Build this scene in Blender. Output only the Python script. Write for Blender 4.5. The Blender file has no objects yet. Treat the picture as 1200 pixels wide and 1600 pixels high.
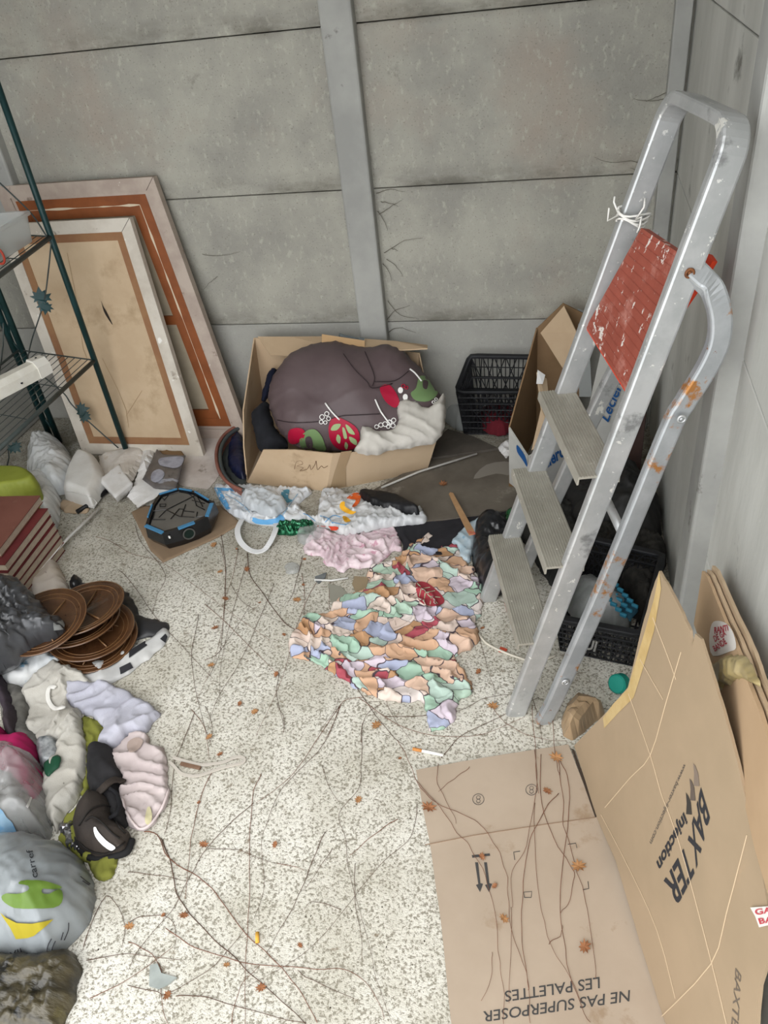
import bpy, bmesh, math, random
from math import sin, cos, pi, radians, sqrt
from mathutils import Vector, Matrix, noise
from mathutils.bvhtree import BVHTree
from mathutils.geometry import delaunay_2d_cdt

random.seed(7)
scene = bpy.context.scene
COL = scene.collection
# ------------------------------------------------------------------ camera, sky, exposure
F_PX = 1236.454
PITCH, YAW, ROLL = 0.6381, -0.2694, -0.1284
CAM = Vector((0.4321, -2.8347, 1.6994))
fwd = Vector((sin(YAW)*cos(PITCH), cos(YAW)*cos(PITCH), -sin(PITCH)))
rt0 = Vector((cos(YAW), -sin(YAW), 0)); up0 = rt0.cross(fwd)
rgt = rt0*cos(ROLL) + up0*sin(ROLL); upv = -rt0*sin(ROLL) + up0*cos(ROLL)
cd = bpy.data.cameras.new('camera'); cam = bpy.data.objects.new('camera', cd); COL.objects.link(cam)
cam.matrix_world = Matrix.Translation(CAM) @ Matrix((rgt, upv, -fwd)).transposed().to_4x4()
cd.sensor_fit = 'HORIZONTAL'; cd.sensor_width = 36; cd.lens = 36*F_PX/1200; cd.clip_start = 0.02
scene.camera = cam
scene.view_settings.view_transform = 'Standard'; scene.view_settings.look = 'None'
scene.view_settings.gamma = 1; scene.view_settings.use_curve_mapping = False
scene.view_settings.exposure = 0.06
world = bpy.data.worlds.new('sky'); scene.world = world; world.use_nodes = True
wn = world.node_tree.nodes; bg = wn['Background']; bg.inputs[0].default_value = (0.95, 0.97, 1.0, 1); bg.inputs[1].default_value = 3.4
sd = bpy.data.lights.new('hazy_sun', 'SUN'); sd.energy = 1.2; sd.angle = radians(50); sd.color = (1, .97, .92)
sun = bpy.data.objects.new('hazy_sun', sd); COL.objects.link(sun)
sun.rotation_euler = Vector((0.12, 0.75, -1.0)).to_track_quat('-Z', 'Y').to_euler()

# ------------------------------------------------------------------ where a line of sight meets a surface of the place
def ray(x, y): return (fwd*F_PX + rgt*(x-600) - upv*(y-800))
def G(x, y, z=0.0):
    d = ray(x, y); return CAM + d*((z-CAM.z)/d.z)
def WY(x, y, Y):
    d = ray(x, y); return CAM + d*((Y-CAM.y)/d.y)
def WX(x, y, X):
    d = ray(x, y); return CAM + d*((X-CAM.x)/d.x)
def PN(x, y, p0, n):
    d = ray(x, y); return CAM + d*((p0-CAM).dot(n)/d.dot(n))
def dist(x, y, r):
    return CAM + ray(x, y).normalized()*r

# ------------------------------------------------------------------ materials
def lin(h):
    if not isinstance(h, str): return tuple(h)+(1,) if len(h) == 3 else h
    o = []
    for i in (0, 2, 4):
        c = int(h[i:i+2], 16)/255; o.append(c/12.92 if c <= .04045 else ((c+.055)/1.055)**2.4)
    return tuple(o)+(1,)
MATS = {}
def M(name, col, col2=None, scale=8, rough=.75, metal=0, bump=0, bscale=60, spots=None, trans=0, alpha=1, spec=.3, lo=.4, hi=.62, stretch=None, coat=0, detail=5):
    if name in MATS: return MATS[name]
    m = bpy.data.materials.new(name); m.use_nodes = True; MATS[name] = m
    nt = m.node_tree; N = nt.nodes; L = nt.links; b = N['Principled BSDF']
    b.inputs['Roughness'].default_value = rough; b.inputs['Metallic'].default_value = metal
    b.inputs['Specular IOR Level'].default_value = spec; b.inputs['Coat Weight'].default_value = coat
    b.inputs['Transmission Weight'].default_value = trans; b.inputs['Alpha'].default_value = alpha
    if trans: b.inputs['IOR'].default_value = 1.1
    tc = N.new('ShaderNodeTexCoord'); mp = N.new('ShaderNodeMapping'); L.new(tc.outputs['Object'], mp.inputs[0])
    if stretch: mp.inputs['Scale'].default_value = stretch
    cur = None
    if col2 is not None:
        n = N.new('ShaderNodeTexNoise'); n.inputs['Scale'].default_value = scale; n.inputs['Detail'].default_value = detail; n.inputs['Roughness'].default_value = .6
        L.new(mp.outputs[0], n.inputs[0]); r = N.new('ShaderNodeValToRGB'); L.new(n.outputs[0], r.inputs[0])
        r.color_ramp.elements[0].position = lo; r.color_ramp.elements[1].position = hi
        r.color_ramp.elements[0].color = lin(col); r.color_ramp.elements[1].color = lin(col2); cur = r.outputs[0]
    for sp in (spots or []):
        sc, scl, th = sp[:3]
        n = N.new('ShaderNodeTexNoise'); n.inputs['Scale'].default_value = scl; n.inputs['Detail'].default_value = 6; n.inputs['Roughness'].default_value = .65
        mp2 = N.new('ShaderNodeMapping'); mp2.inputs['Location'].default_value = (scl, 3.1, 7.7); L.new(tc.outputs['Object'], mp2.inputs[0]); L.new(mp2.outputs[0], n.inputs[0])
        if len(sp) > 4: mp2.inputs['Scale'].default_value = sp[4]
        r = N.new('ShaderNodeMapRange'); r.inputs[1].default_value = th; r.inputs[2].default_value = th + (sp[3] if len(sp) > 3 else .04); L.new(n.outputs[0], r.inputs[0])
        mx = N.new('ShaderNodeMix'); mx.data_type = 'RGBA'; L.new(r.outputs[0], mx.inputs[0])
        if cur: L.new(cur, mx.inputs[6])
        else: mx.inputs[6].default_value = lin(col)
        mx.inputs[7].default_value = lin(sc); cur = mx.outputs[2]
    if cur: L.new(cur, b.inputs['Base Color'])
    else: b.inputs['Base Color'].default_value = lin(col)
    if bump:
        n = N.new('ShaderNodeTexNoise'); n.inputs['Scale'].default_value = bscale; n.inputs['Detail'].default_value = 4; L.new(mp.outputs[0], n.inputs[0])
        bp = N.new('ShaderNodeBump'); bp.inputs['Strength'].default_value = bump; bp.inputs['Distance'].default_value = .004
        L.new(n.outputs[0], bp.inputs['Height']); L.new(bp.outputs[0], b.inputs['Normal'])
    return m

# ------------------------------------------------------------------ objects
def tag(o, label=None, cat=None, group=None, kind=None):
    if label: o['label'] = label
    if cat: o['category'] = cat
    if group: o['group'] = group
    if kind: o['kind'] = kind
    return o
def thing(name, label, cat, loc=(0, 0, 0), group=None, rot=None):
    o = bpy.data.objects.new(name, None); COL.objects.link(o); o.location = loc; o.empty_display_size = .05
    if rot: o.rotation_euler = rot
    return tag(o, label, cat, group)
def base_of(p):
    b = Vector((0, 0, 0))
    while p is not None: b += p.location; p = p.parent
    return b
def link(name, verts, faces, mat, parent=None, smooth=False, local=False, origin=None, mats=None, fmat=None):
    """local: verts are given in the parent's own frame; else in world coordinates"""
    me = bpy.data.meshes.new(name)
    vs = [Vector(v) for v in verts]
    off = Vector((0, 0, 0))
    if not local:
        if parent is not None: off = base_of(parent)
        else:
            if origin is None:
                mn = [min(v[i] for v in vs) for i in range(3)]; mxx = [max(v[i] for v in vs) for i in range(3)]
                origin = Vector(((mn[0]+mxx[0])/2, (mn[1]+mxx[1])/2, mn[2]))
            off = Vector(origin)
    me.from_pydata([v-off for v in vs], [], faces)
    for mm in (mats or [mat]): me.materials.append(mm)
    if fmat:
        for p, i in zip(me.polygons, fmat): p.material_index = i
    if smooth: me.polygons.foreach_set('use_smooth', [True]*len(me.polygons))
    me.update()
    o = bpy.data.objects.new(name, me); COL.objects.link(o)
    if parent is not None: o.parent = parent
    elif not local: o.location = off
    return o
class B:
    """collects shapes into one mesh"""
    def __init__(s): s.v = []; s.f = []
    def add(s, v, f):
        k = len(s.v); s.v += [Vector(p) for p in v]; s.f += [tuple(i+k for i in q) for q in f]; return s
    def box(s, c, size, rot=None, bev=0):
        bm = bmesh.new(); bmesh.ops.create_cube(bm, size=1)
        for v in bm.verts: v.co = Vector((v.co.x*size[0], v.co.y*size[1], v.co.z*size[2]))
        if bev: bmesh.ops.bevel(bm, geom=bm.edges[:], offset=bev, segments=2, profile=.5, affect='EDGES')
        R = rot if rot is not None else Matrix.Identity(3)
        bm.verts.index_update()
        s.add([R @ v.co + Vector(c) for v in bm.verts], [[v.index for v in f.verts] for f in bm.faces]); bm.free(); return s
    def slab(s, pts, t, n=None):
        """polygon pts (in order) given a thickness t along n"""
        pts = [Vector(p) for p in pts]
        if n is None:
            n = Vector((0, 0, 0))
            for i in range(len(pts)): n += pts[i].cross(pts[(i+1) % len(pts)])
            n.normalize()
        k = len(pts); v = pts + [p - n*t for p in pts]
        s.add(v, [tuple(range(k)), tuple(range(2*k-1, k-1, -1))] + [(i, i+k, (i+1) % k + k, (i+1) % k) for i in range(k)]); return s
    def tube(s, pts, r, n=8, cap=True, prof=None, side=None, closed=False):
        pts = [Vector(p) for p in pts]; K = len(pts); rings = []
        up = Vector(side) if side is not None else None
        for i, p in enumerate(pts):
            if closed: t = pts[(i+1) % K]-pts[i-1]
            else: t = pts[min(i+1, K-1)]-pts[max(i-1, 0)]
            t.normalize()
            if up is None: up = t.orthogonal().normalized()
            u = up - t*up.dot(t)
            if u.length < 1e-6: u = t.orthogonal()
            u.normalize(); w = t.cross(u)
            if side is None: up = u
            rr = r[i] if isinstance(r, (list, tuple)) else r
            if prof: rings.append([p+u*a+w*b for a, b in prof])
            else: rings.append([p+(u*cos(2*pi*j/n)+w*sin(2*pi*j/n))*rr for j in range(n)])
        m = len(rings[0]); v = [q for rg in rings for q in rg]
        f = [(i*m+j, i*m+(j+1) % m, (i+1)*m+(j+1) % m, (i+1)*m+j) for i in range(K-1) for j in range(m)]
        if closed: f += [((K-1)*m+j, (K-1)*m+(j+1) % m, (j+1) % m, j) for j in range(m)]
        elif cap: f += [tuple(range(m-1, -1, -1)), tuple((K-1)*m+j for j in range(m))]
        s.add(v, f); return s
    def rev(s, prof, n=40, c=(0, 0, 0), closed=False):
        c = Vector(c); v = []; K = len(prof)
        for i in range(n):
            a = 2*pi*i/n
            v += [c+Vector((r*cos(a), r*sin(a), z)) for r, z in prof]
        f = []
        for i in range(n):
            for j in range(K-1 if not closed else K):
                a, b = i*K+j, i*K+(j+1) % K; c2, d = ((i+1) % n)*K+(j+1) % K, ((i+1) % n)*K+j
                f.append((a, d, c2, b))
        s.add(v, f); return s
    def obj(s, name, mat, parent=None, smooth=False, **k): return link(name, s.v, s.f, mat, parent, smooth, **k)

def catmull(pts, k=4, closed=True):
    out = []; n = len(pts)
    rng = range(n) if closed else range(n-1)
    for i in rng:
        if closed: p0, p1, p2, p3 = pts[i-1], pts[i], pts[(i+1) % n], pts[(i+2) % n]
        else: p0, p1, p2, p3 = pts[max(i-1, 0)], pts[i], pts[i+1], pts[min(i+2, n-1)]
        for j in range(k):
            t = j/k
            out.append(tuple(.5*(2*b + (c-a)*t + (2*a-5*b+4*c-d)*t*t + (3*b-a-3*c+d)*t**3) for a, b, c, d in zip(p0, p1, p2, p3)))
    if not closed: out.append(tuple(pts[-1]))
    return out
def inside(x, y, P):
    c = False; n = len(P); j = n-1
    for i in range(n):
        xi, yi = P[i]; xj, yj = P[j]
        if (yi > y) != (yj > y) and x < (xj-xi)*(y-yi)/(yj-yi)+xi: c = not c
        j = i
    return c
def dseg(x, y, P):
    d = 1e9; n = len(P)
    for i in range(n):
        x1, y1 = P[i]; x2, y2 = P[(i+1) % n]; dx, dy = x2-x1, y2-y1
        l = dx*dx+dy*dy; t = 0 if l == 0 else max(0, min(1, ((x-x1)*dx+(y-y1)*dy)/l))
        e = (x-x1-t*dx)**2+(y-y1-t*dy)**2
        if e < d: d = e
    return sqrt(d)
def fill2d(P, h):
    """triangulate polygon P with inner points about h apart"""
    # resample edge
    Q = []
    n = len(P)
    for i in range(n):
        a, b = P[i], P[(i+1) % n]; L = math.hypot(b[0]-a[0], b[1]-a[1]); k = max(1, int(L/h))
        for j in range(k): Q.append((a[0]+(b[0]-a[0])*j/k, a[1]+(b[1]-a[1])*j/k))
    xs = [q[0] for q in Q]; ys = [q[1] for q in Q]; pts = list(Q); D = [0.0]*len(Q)
    y = min(ys); row = 0
    while y < max(ys):
        x = min(xs) + (row % 2)*h/2
        while x < max(xs):
            if inside(x, y, Q):
                d = dseg(x, y, Q)
                if d > h*.55: pts.append((x, y)); D.append(d)
            x += h
        y += h*.87; row += 1
    m = len(Q)
    r = delaunay_2d_cdt([Vector(p) for p in pts], [(i, (i+1) % m) for i in range(m)], [], 1, 1e-7)
    vs = [(v.x, v.y) for v in r[0]]; fs = [tuple(f) for f in r[2]]
    dd = []
    for i, orig in enumerate(r[3]): dd.append(D[orig[0]] if orig else dseg(vs[i][0], vs[i][1], Q))
    # keep counter-clockwise
    out = []
    for f in fs:
        a, b, c = [vs[i] for i in f[:3]]
        out.append(f if (b[0]-a[0])*(c[1]-a[1])-(b[1]-a[1])*(c[0]-a[0]) > 0 else f[::-1])
    return vs, out, dd
def n3(x, y, z): return noise.noise(Vector((x, y, z)))
def folds(x, y, seed, fr, ang, warp=.35, style=0):
    """cloth creases: warped sharp ridges, 0..1"""
    wx = n3(x*fr*.11, y*fr*.11, seed)*warp*20; wy = n3(x*fr*.3+9, y*fr*.3, seed)*warp*4
    u = (x*cos(ang)+y*sin(ang))*fr + wx + wy
    a = (1-abs(sin(u)))**1.7
    u2 = (x*cos(ang+1.1)+y*sin(ang+1.1))*fr*.6 + n3(x*fr*.3, y*fr*.3+5, seed+3)*warp*12
    b = (1-abs(sin(u2)))**1.7; g = .5+.5*n3(x*fr*.25, y*fr*.25, seed+8)*1.6
    g = max(0, min(1, g))
    r = max(0, 1-abs(n3(x*fr*.45, y*fr*.45, seed+2))*4.5)
    r2 = max(0, 1-abs(n3(x*fr*1.1, y*fr*1.1, seed+6))*4)
    c = (1-abs(sin(u*2.1+1+n3(x*fr*.6, y*fr*.6, seed+11)*3)))**1.4
    if style: return .75*(a*g + b*b*(1-g)*.9) + .5*r*r + .16*r2
    return .95*a*(.25+.75*g) + .30*b*b*(1-g) + .10*c*g
BVH = {}
def pile(name, px, mat, H=.03, edge=.03, plane=None, z0=0.003, h=.007, fa=.012, fr=45, ang=.4, seed=1, back=0, lump=.3, lfr=9, parent=None, smoothk=3, key=None, flat=False, ragged=.004, crinkle=0, closedcurve=True, fw=.35, kind=None):
    """a soft body lying on a plane: rounded edge, creases, and thickness below"""
    if plane is None: p0 = Vector((0, 0, z0)); n = Vector((0, 0, 1)); ea = Vector((1, 0, 0))
    else: p0, n = Vector(plane[0]), Vector(plane[1]).normalized(); ref = Vector((1, 0, 0)) if abs(n.x) < .95 else Vector((0, 1, 0)); ea = (ref-n*n.dot(ref)).normalized()
    eb = n.cross(ea)
    pw = [PN(x, y, p0, n) for x, y in px]
    uv = [((p-p0).dot(ea), (p-p0).dot(eb)) for p in pw]
    if closedcurve and smoothk > 1: uv = catmull(uv, smoothk)
    if ragged:
        dn = []
        for i in range(len(uv)):
            (x0, y0), (x1, y1) = uv[i], uv[(i+1) % len(uv)]; K = max(1, int(math.hypot(x1-x0, y1-y0)/.006))
            for j in range(K):
                x, y = x0+(x1-x0)*j/K, y0+(y1-y0)*j/K
                dn.append((x+ragged*(n3(x*38, y*38, seed+.3)*1.5+n3(x*120, y*120, seed)*.5), y+ragged*(n3(x*38, y*38, seed+7.7)*1.5+n3(x*120, y*120, seed+5)*.5)))
        uv = dn
    vs, fs, dd = fill2d(uv, h)
    V = []; W = []
    for (a, b), d in zip(vs, dd):
        t = min(1, d/edge); pr = sqrt(max(0, 1-(1-t)**2))
        lm = 1 + lump*n3(a*lfr, b*lfr, seed*3.3)*1.6
        fo = folds(a, b, seed*1.7, fr, ang, fw, 1 if crinkle else 0)-.30 if fa else 0
        cr = crinkle*n3(a*90, b*90, seed) + crinkle*1.6*abs(n3(a*35, b*35, seed+4)) if crinkle else 0
        hh = pr*(H*lm) + fa*fo*min(1, d/(edge*.6)) + cr*t
        wob = fa*.25*n3(a*60, b*60, seed)
        V.append(p0 + ea*(a+wob) + eb*(b+wob) + n*max(.0015*(d > 0), hh))
        W.append(p0 + ea*a + eb*b - n*(pr*back) - n*.0008)
    k = len(V); f2 = [tuple(f) for f in fs] + [tuple(i+k for i in f[::-1]) for f in fs]
    # sides: edges used once
    cnt = {}
    for f in fs:
        for i in range(len(f)):
            e = (f[i], f[(i+1) % len(f)]); cnt[e] = cnt.get(e, 0)+1
    for (a, b) in list(cnt):
        if (b, a) not in cnt: f2.append((b, a, a+k, b+k))
    allv = V+W
    if plane is None:
        allv = [Vector((v.x, v.y, max(v.z, .0008))) for v in allv]
    o = link(name, allv, f2, mat, parent, not flat)
    BVH[key or name] = BVHTree.FromPolygons([tuple(v) for v in allv], f2)
    if kind: o['kind'] = kind
    return o
def surf_plane(p0, n, off=.0008):
    n = Vector(n).normalized()
    return lambda x, y: PN(x, y, Vector(p0)+n*off, n)
def surf_bvh(key, off=.0012):
    t = BVH[key]
    def f(x, y):
        d = ray(x, y).normalized(); h = t.ray_cast(CAM, d)
        if h[0] is None: return None
        return h[0] + (h[1] if h[1].dot(d) < 0 else -h[1])*off*.4 - d*off
    return f
def patch(name, px, sf, mat, parent, h=None, smoothk=3, label=None, holes=None):
    """a printed shape following the surface sf"""
    P = catmull(px, smoothk) if smoothk > 1 else list(px)
    vs, fs, dd = fill2d(P, h or 4)
    pts = [sf(x, y) for x, y in vs]
    ok = [f for f in fs if all(pts[i] is not None for i in f)]
    pts = [p if p is not None else Vector((0, 0, 0)) for p in pts]
    used = sorted({i for f in ok for i in f}); mp = {u: i for i, u in enumerate(used)}
    if not ok: return None
    o = link(name, [pts[i] for i in used], [tuple(mp[i] for i in f[::-1]) for f in ok], mat, parent, True)
    if label: o['label'] = label
    return o
def text(name, s, quad, sf, mat, parent, bold=0, sub=0):
    """lettering; quad = bottom-left, bottom-right, top-right, top-left as seen"""
    cu = bpy.data.curves.new('lettering', 'FONT'); cu.body = s; cu.offset = bold; cu.resolution_u = 3
    to = bpy.data.objects.new('lettering', cu)
    me = bpy.data.meshes.new_from_object(to); 
    co = [v.co.copy() for v in me.vertices]; fs = [tuple(p.vertices) for p in me.polygons]
    bpy.data.meshes.remove(me); bpy.data.objects.remove(to); bpy.data.curves.remove(cu)
    x0 = min(c.x for c in co); x1 = max(c.x for c in co); ch = .70
    pts = []
    for c in co:
        u = (c.x-x0)/(x1-x0); v = c.y/ch
        q = [quad[0][i]*(1-u)*(1-v)+quad[1][i]*u*(1-v)+quad[2][i]*u*v+quad[3][i]*(1-u)*v for i in (0, 1)]
        pts.append(sf(*q))
    fs = [f for f in fs if all(pts[i] is not None for i in f)]
    if not fs: return None
    pts = [p if p is not None else Vector((0, 0, 0)) for p in pts]
    used = sorted({i for f in fs for i in f}); mp = {u: i for i, u in enumerate(used)}
    return link(name, [pts[i] for i in used], [tuple(mp[i] for i in f) for f in fs], mat, parent)
def crop(lst, ox, oy, s): return [(x/s+ox, y/s+oy) for x, y in lst]

# ------------------------------------------------------------------ shared materials
concrete_side = M('concrete_panel_side', '8e8c80', 'a3a197', 5, .9, bump=.35, bscale=90, spots=[('6d6a5f', 3.2, .60, .12), ('96877c', 2.1, .58, .15), ('b3b0a6', 40, .62, .05), ('57544c', 14, .72, .05)])
concrete_smooth = M('concrete_post', '969692', 'a5a5a0', 4, .85, bump=.15, bscale=60, spots=[('6f6d68', 9, .66, .06), ('aeaca6', 22, .66, .05)])
concrete_light = M('concrete_panel_scuffed', 'b0b0aa', 'c4c4be', 4, .9, bump=.25, bscale=70, spots=[('777670', 5, .62, .1), ('c4c3bd', 34, .66, .04)], stretch=(1, 1, .35))
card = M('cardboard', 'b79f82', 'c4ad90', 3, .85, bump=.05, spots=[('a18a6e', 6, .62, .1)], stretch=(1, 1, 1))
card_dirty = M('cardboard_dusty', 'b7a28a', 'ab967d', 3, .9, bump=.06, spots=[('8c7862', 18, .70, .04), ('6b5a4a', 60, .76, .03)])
card_dark = M('cardboard_dark_brown', '8a6f52', '7d6448', 4, .9)  # darker brown card: inside of the open box and a torn scrap
card_edge = M('cardboard_edge', '8a7459', '6f5b45', 90, .95)
ink = M('black_ink', '2b2b2f', rough=.8)
blackp = M('black_plastic', '141416', '1d1d20', 12, .45, spots=[('6a6862', 60, .70, .05)])
white_cloth = M('white_cloth', 'bdbab2', 'b0aca3', 10, .95, bump=.2, bscale=300, spots=[('8f877c', 30, .72, .03)])

# ------------------------------------------------------------------ the shell
def floor_mat():
    m = bpy.data.materials.new('exposed_aggregate_floor'); m.use_nodes = True; nt = m.node_tree; N = nt.nodes; L = nt.links; b = N['Principled BSDF']
    b.inputs['Roughness'].default_value = .9; b.inputs['Specular IOR Level'].default_value = .2
    tc = N.new('ShaderNodeTexCoord')
    def nz(s, d=3, r=.5, loc=(0, 0, 0)):
        mp = N.new('ShaderNodeMapping'); mp.inputs['Location'].default_value = loc; L.new(tc.outputs['Object'], mp.inputs[0])
        n = N.new('ShaderNodeTexNoise'); n.inputs['Scale'].default_value = s; n.inputs['Detail'].default_value = d; n.inputs['Roughness'].default_value = r; L.new(mp.outputs[0], n.inputs[0]); return n.outputs[0]
    def rng(o, a, c, t0=0, t1=1):
        r = N.new('ShaderNodeMapRange'); r.inputs[1].default_value = a; r.inputs[2].default_value = c; r.inputs[3].default_value = t0; r.inputs[4].default_value = t1; L.new(o, r.inputs[0]); return r.outputs[0]
    def mix(f, a, c):
        x = N.new('ShaderNodeMix'); x.data_type = 'RGBA'; L.new(f, x.inputs[0])
        for i, q in ((6, a), (7, c)):
            if isinstance(q, str): x.inputs[i].default_value = lin(q)
            else: L.new(q, x.inputs[i])
        return x.outputs[2]
    fine = nz(165, 4, .62); tone = nz(5, 4, .6)
    c = mix(rng(tone, .38, .62), 'c2beb1', 'dad7cd')
    pit = rng(fine, .40, .50, .88, 0)
    c = mix(pit, c, '827c6d')
    c = mix(rng(nz(230, 2, .5), .66, .72), c, '5f594e')
    c = mix(rng(nz(26, 5, .7, (4, 1, 0)), .62, .72), c, '857a69')
    # ground-in soil, thicker towards the back wall
    sx = N.new('ShaderNodeSeparateXYZ'); L.new(tc.outputs['Object'], sx.inputs[0])
    grad = rng(sx.outputs[1], 1.3, 2.25)
    ad = N.new('ShaderNodeMath'); ad.operation = 'MULTIPLY'; L.new(grad, ad.inputs[0]); L.new(rng(nz(6, 6, .65, (9, 0, 0)), .3, .62), ad.inputs[1])
    c = mix(ad.outputs[0], c, '6b6557')
    L.new(c, b.inputs['Base Color'])
    bp = N.new('ShaderNodeBump'); bp.inputs['Strength'].default_value = .8; bp.inputs['Distance'].default_value = .005
    L.new(fine, bp.inputs['Height']); L.new(bp.outputs[0], b.inputs['Normal']); return m
def wall_mat():
    m = bpy.data.materials.new('concrete_panel_back'); m.use_nodes = True; nt = m.node_tree; N = nt.nodes; L = nt.links; b = N['Principled BSDF']
    b.inputs['Roughness'].default_value = .9; b.inputs['Specular IOR Level'].default_value = .2
    tc = N.new('ShaderNodeTexCoord'); sx = N.new('ShaderNodeSeparateXYZ'); L.new(tc.outputs['Object'], sx.inputs[0])
    def nz(s, d=5, r=.6, loc=(0, 0, 0), sc=(1, 1, 1)):
        mp = N.new('ShaderNodeMapping'); mp.inputs['Location'].default_value = loc; mp.inputs['Scale'].default_value = sc; L.new(tc.outputs['Object'], mp.inputs[0])
        n = N.new('ShaderNodeTexNoise'); n.inputs['Scale'].default_value = s; n.inputs['Detail'].default_value = d; n.inputs['Roughness'].default_value = r; L.new(mp.outputs[0], n.inputs[0]); return n.outputs[0]
    def rng(o, a, c, t0=0, t1=1):
        r = N.new('ShaderNodeMapRange'); r.inputs[1].default_value = a; r.inputs[2].default_value = c; r.inputs[3].default_value = t0; r.inputs[4].default_value = t1; L.new(o, r.inputs[0]); return r.outputs[0]
    def ma(op, a, c):
        x = N.new('ShaderNodeMath'); x.operation = op
        for i, q in enumerate((a, c)):
            if isinstance(q, (int, float)): x.inputs[i].default_value = q
            else: L.new(q, x.inputs[i])
        return x.outputs[0]
    def mix(f, a, c):
        x = N.new('ShaderNodeMix'); x.data_type = 'RGBA'; L.new(f, x.inputs[0])
        for i, q in ((6, a), (7, c)):
            if isinstance(q, str): x.inputs[i].default_value = lin(q)
            else: L.new(q, x.inputs[i])
        return x.outputs[2]
    c = mix(rng(nz(3.5), .38, .62), '94928a', 'a8a69b')
    c = mix(rng(nz(1.7, 5, .6, (4, 0, 2)), .54, .74), c, '9f9488')
    c = mix(rng(nz(60, 3, .6, (0, 0, 0), (1, 1, .6)), .58, .70, 0, .6), c, 'b4b2a6')
    c = mix(rng(nz(170, 2, .5), .62, .72, 0, .6), c, '6f6c62')
    # grime gathered along the joints between panels
    fz = ma('FRACT', ma('DIVIDE', ma('SUBTRACT', sx.outputs[2], .45), .5), 0)
    up = rng(fz, 0, .16, 1, 0); dn = rng(fz, .95, 1, 0, .5)
    g = ma('MULTIPLY', ma('MAXIMUM', up, dn), rng(nz(4, 6, .65, (1, 0, 5), (1, 1, 2.5)), .42, .62))
    c = mix(ma('MULTIPLY', g, .75), c, '5d594f')
    c = mix(rng(nz(7, 6, .7, (8, 0, 3)), .64, .76, 0, .7), c, '5f5c52')
    c = mix(rng(nz(9, 7, .75, (2, 0, 9)), .70, .74, 0, .8), c, '4c483f')
    # paler lowest board
    c = mix(rng(sx.outputs[2], .449, .451, .55, 0), c, 'a4a49f')
    L.new(c, b.inputs['Base Color'])
    bp = N.new('ShaderNodeBump'); bp.inputs['Strength'].default_value = .45; bp.inputs['Distance'].default_value = .004
    L.new(nz(80, 4), bp.inputs['Height']); L.new(bp.outputs[0], b.inputs['Normal']); return m
concrete = wall_mat()
fl = B().box((-.55, -1.6, -.05), (3.4, 4.2, .1)).obj('floor', floor_mat(), origin=(-.55, -2.5, -.1)); tag(fl, kind='structure')

PW = .107; PT = .038
rows = [(0, .45), (.45, .95), (.95, 1.45), (1.45, 1.95), (1.95, 2.3)]
b = B()
for x0, x1 in ((-2.03, -1.66), (-1.66, -.29), (-.29, .80)):
    for z0, z1 in rows:
        b.box(((x0+x1)/2, .03, (z0+z1)/2), (x1-x0-.001, .05, z1-z0-.003), bev=.003)
b.box((-.62, .07, 1.15), (2.95, .03, 2.3))
wb = b.obj('wall_back', concrete, origin=(-.5, 0, 0)); tag(wb, kind='structure')
def post(x0, x1, par, X=None, y0=None, y1=None, bev=.008):
    q = B()
    if X is None: q.box(((x0+x1)/2, .01-PT/2, 1.15), (x1-x0, PT+.02, 2.3), bev=bev)
    else: q.box((X-PT/2+.01, (y0+y1)/2, 1.15), (PT+.02, y1-y0, 2.3), bev=bev)
    o = q.obj('concrete_post', concrete_smooth, par); return o
post(-.345, -.238, wb); post(-1.73, -1.62, wb)
post(.715, .764, wb, bev=.004)
RX = .7685
b = B()
for y0, y1 in ((-3.3, -1.29), (-1.29, -.004)):
    for z0, z1 in rows:
        b.box((RX+.03, (y0+y1)/2, (z0+z1)/2), (.05, y1-y0-.001, z1-z0-.003), bev=.003)
b.box((RX+.075, -1.65, 1.15), (.03, 3.3, 2.3))
wr = b.obj('wall_right', concrete_light, origin=(RX, -1.6, 0)); tag(wr, kind='structure')
post(0, 0, wr, RX, -1.337, -1.225)
b = B()
for y0, y1 in ((-3.3, -1.29), (-1.29, 0)):
    for z0, z1 in rows:
        b.box((-1.98, (y0+y1)/2, (z0+z1)/2), (.05, y1-y0-.004, z1-z0-.005), bev=.003)
b.box((-2.02, -1.65, 1.15), (.03, 3.3, 2.3))
wl = b.obj('wall_left', concrete, origin=(-1.95, -1.6, 0)); tag(wl, kind='structure')
ce = B().box((-.6, -1.05, 2.33), (2.9, 2.2, .05)).obj('unseen_ceiling', M('ceiling_sheet', '8a8880', '969489', 3)); tag(ce, kind='structure')  # unseen roof, its reach towards the opening set to shade the walls
# cobweb-grey cracks and dirt stains drawn on the back wall
# ================================================================== the ladder
FR = Vector((.342, -1.476, 0)); FL = Vector((.232, -1.05, 0)); TR = Vector((.70, -1.387, 1.397))
eU = (FR-FL).normalized(); eV = (TR-FR).normalized(); eN = eU.cross(eV).normalized()
if eN.x > 0: eN = -eN
def LD(u, v, n=0): return FR + eU*u + eV*v + eN*n
alu = M('galvanised_metal', 'b2b4b4', 'c2c3c3', 14, .45, .6, bump=.05, spots=[('8b8c8c', 9, .60, .08), ('e8e8e4', 60, .64, .02), ('f0efe9', 17, .645, .02, (1, 1, .5))], spec=.5)
alu_rust = M('rusty_galvanised_metal', 'a5a8aa', 'b5b8ba', 14, .5, .6, spots=[('b07a45', 12, .56, .06), ('8a5a30', 30, .66, .04)])
tread_m = M('ribbed_tread_metal', '9b978c', 'aaa69b', 9, .6, .35, spots=[('dedbd2', 45, .66, .03), ('d9d6cc', 14, .70, .03)])
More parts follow.
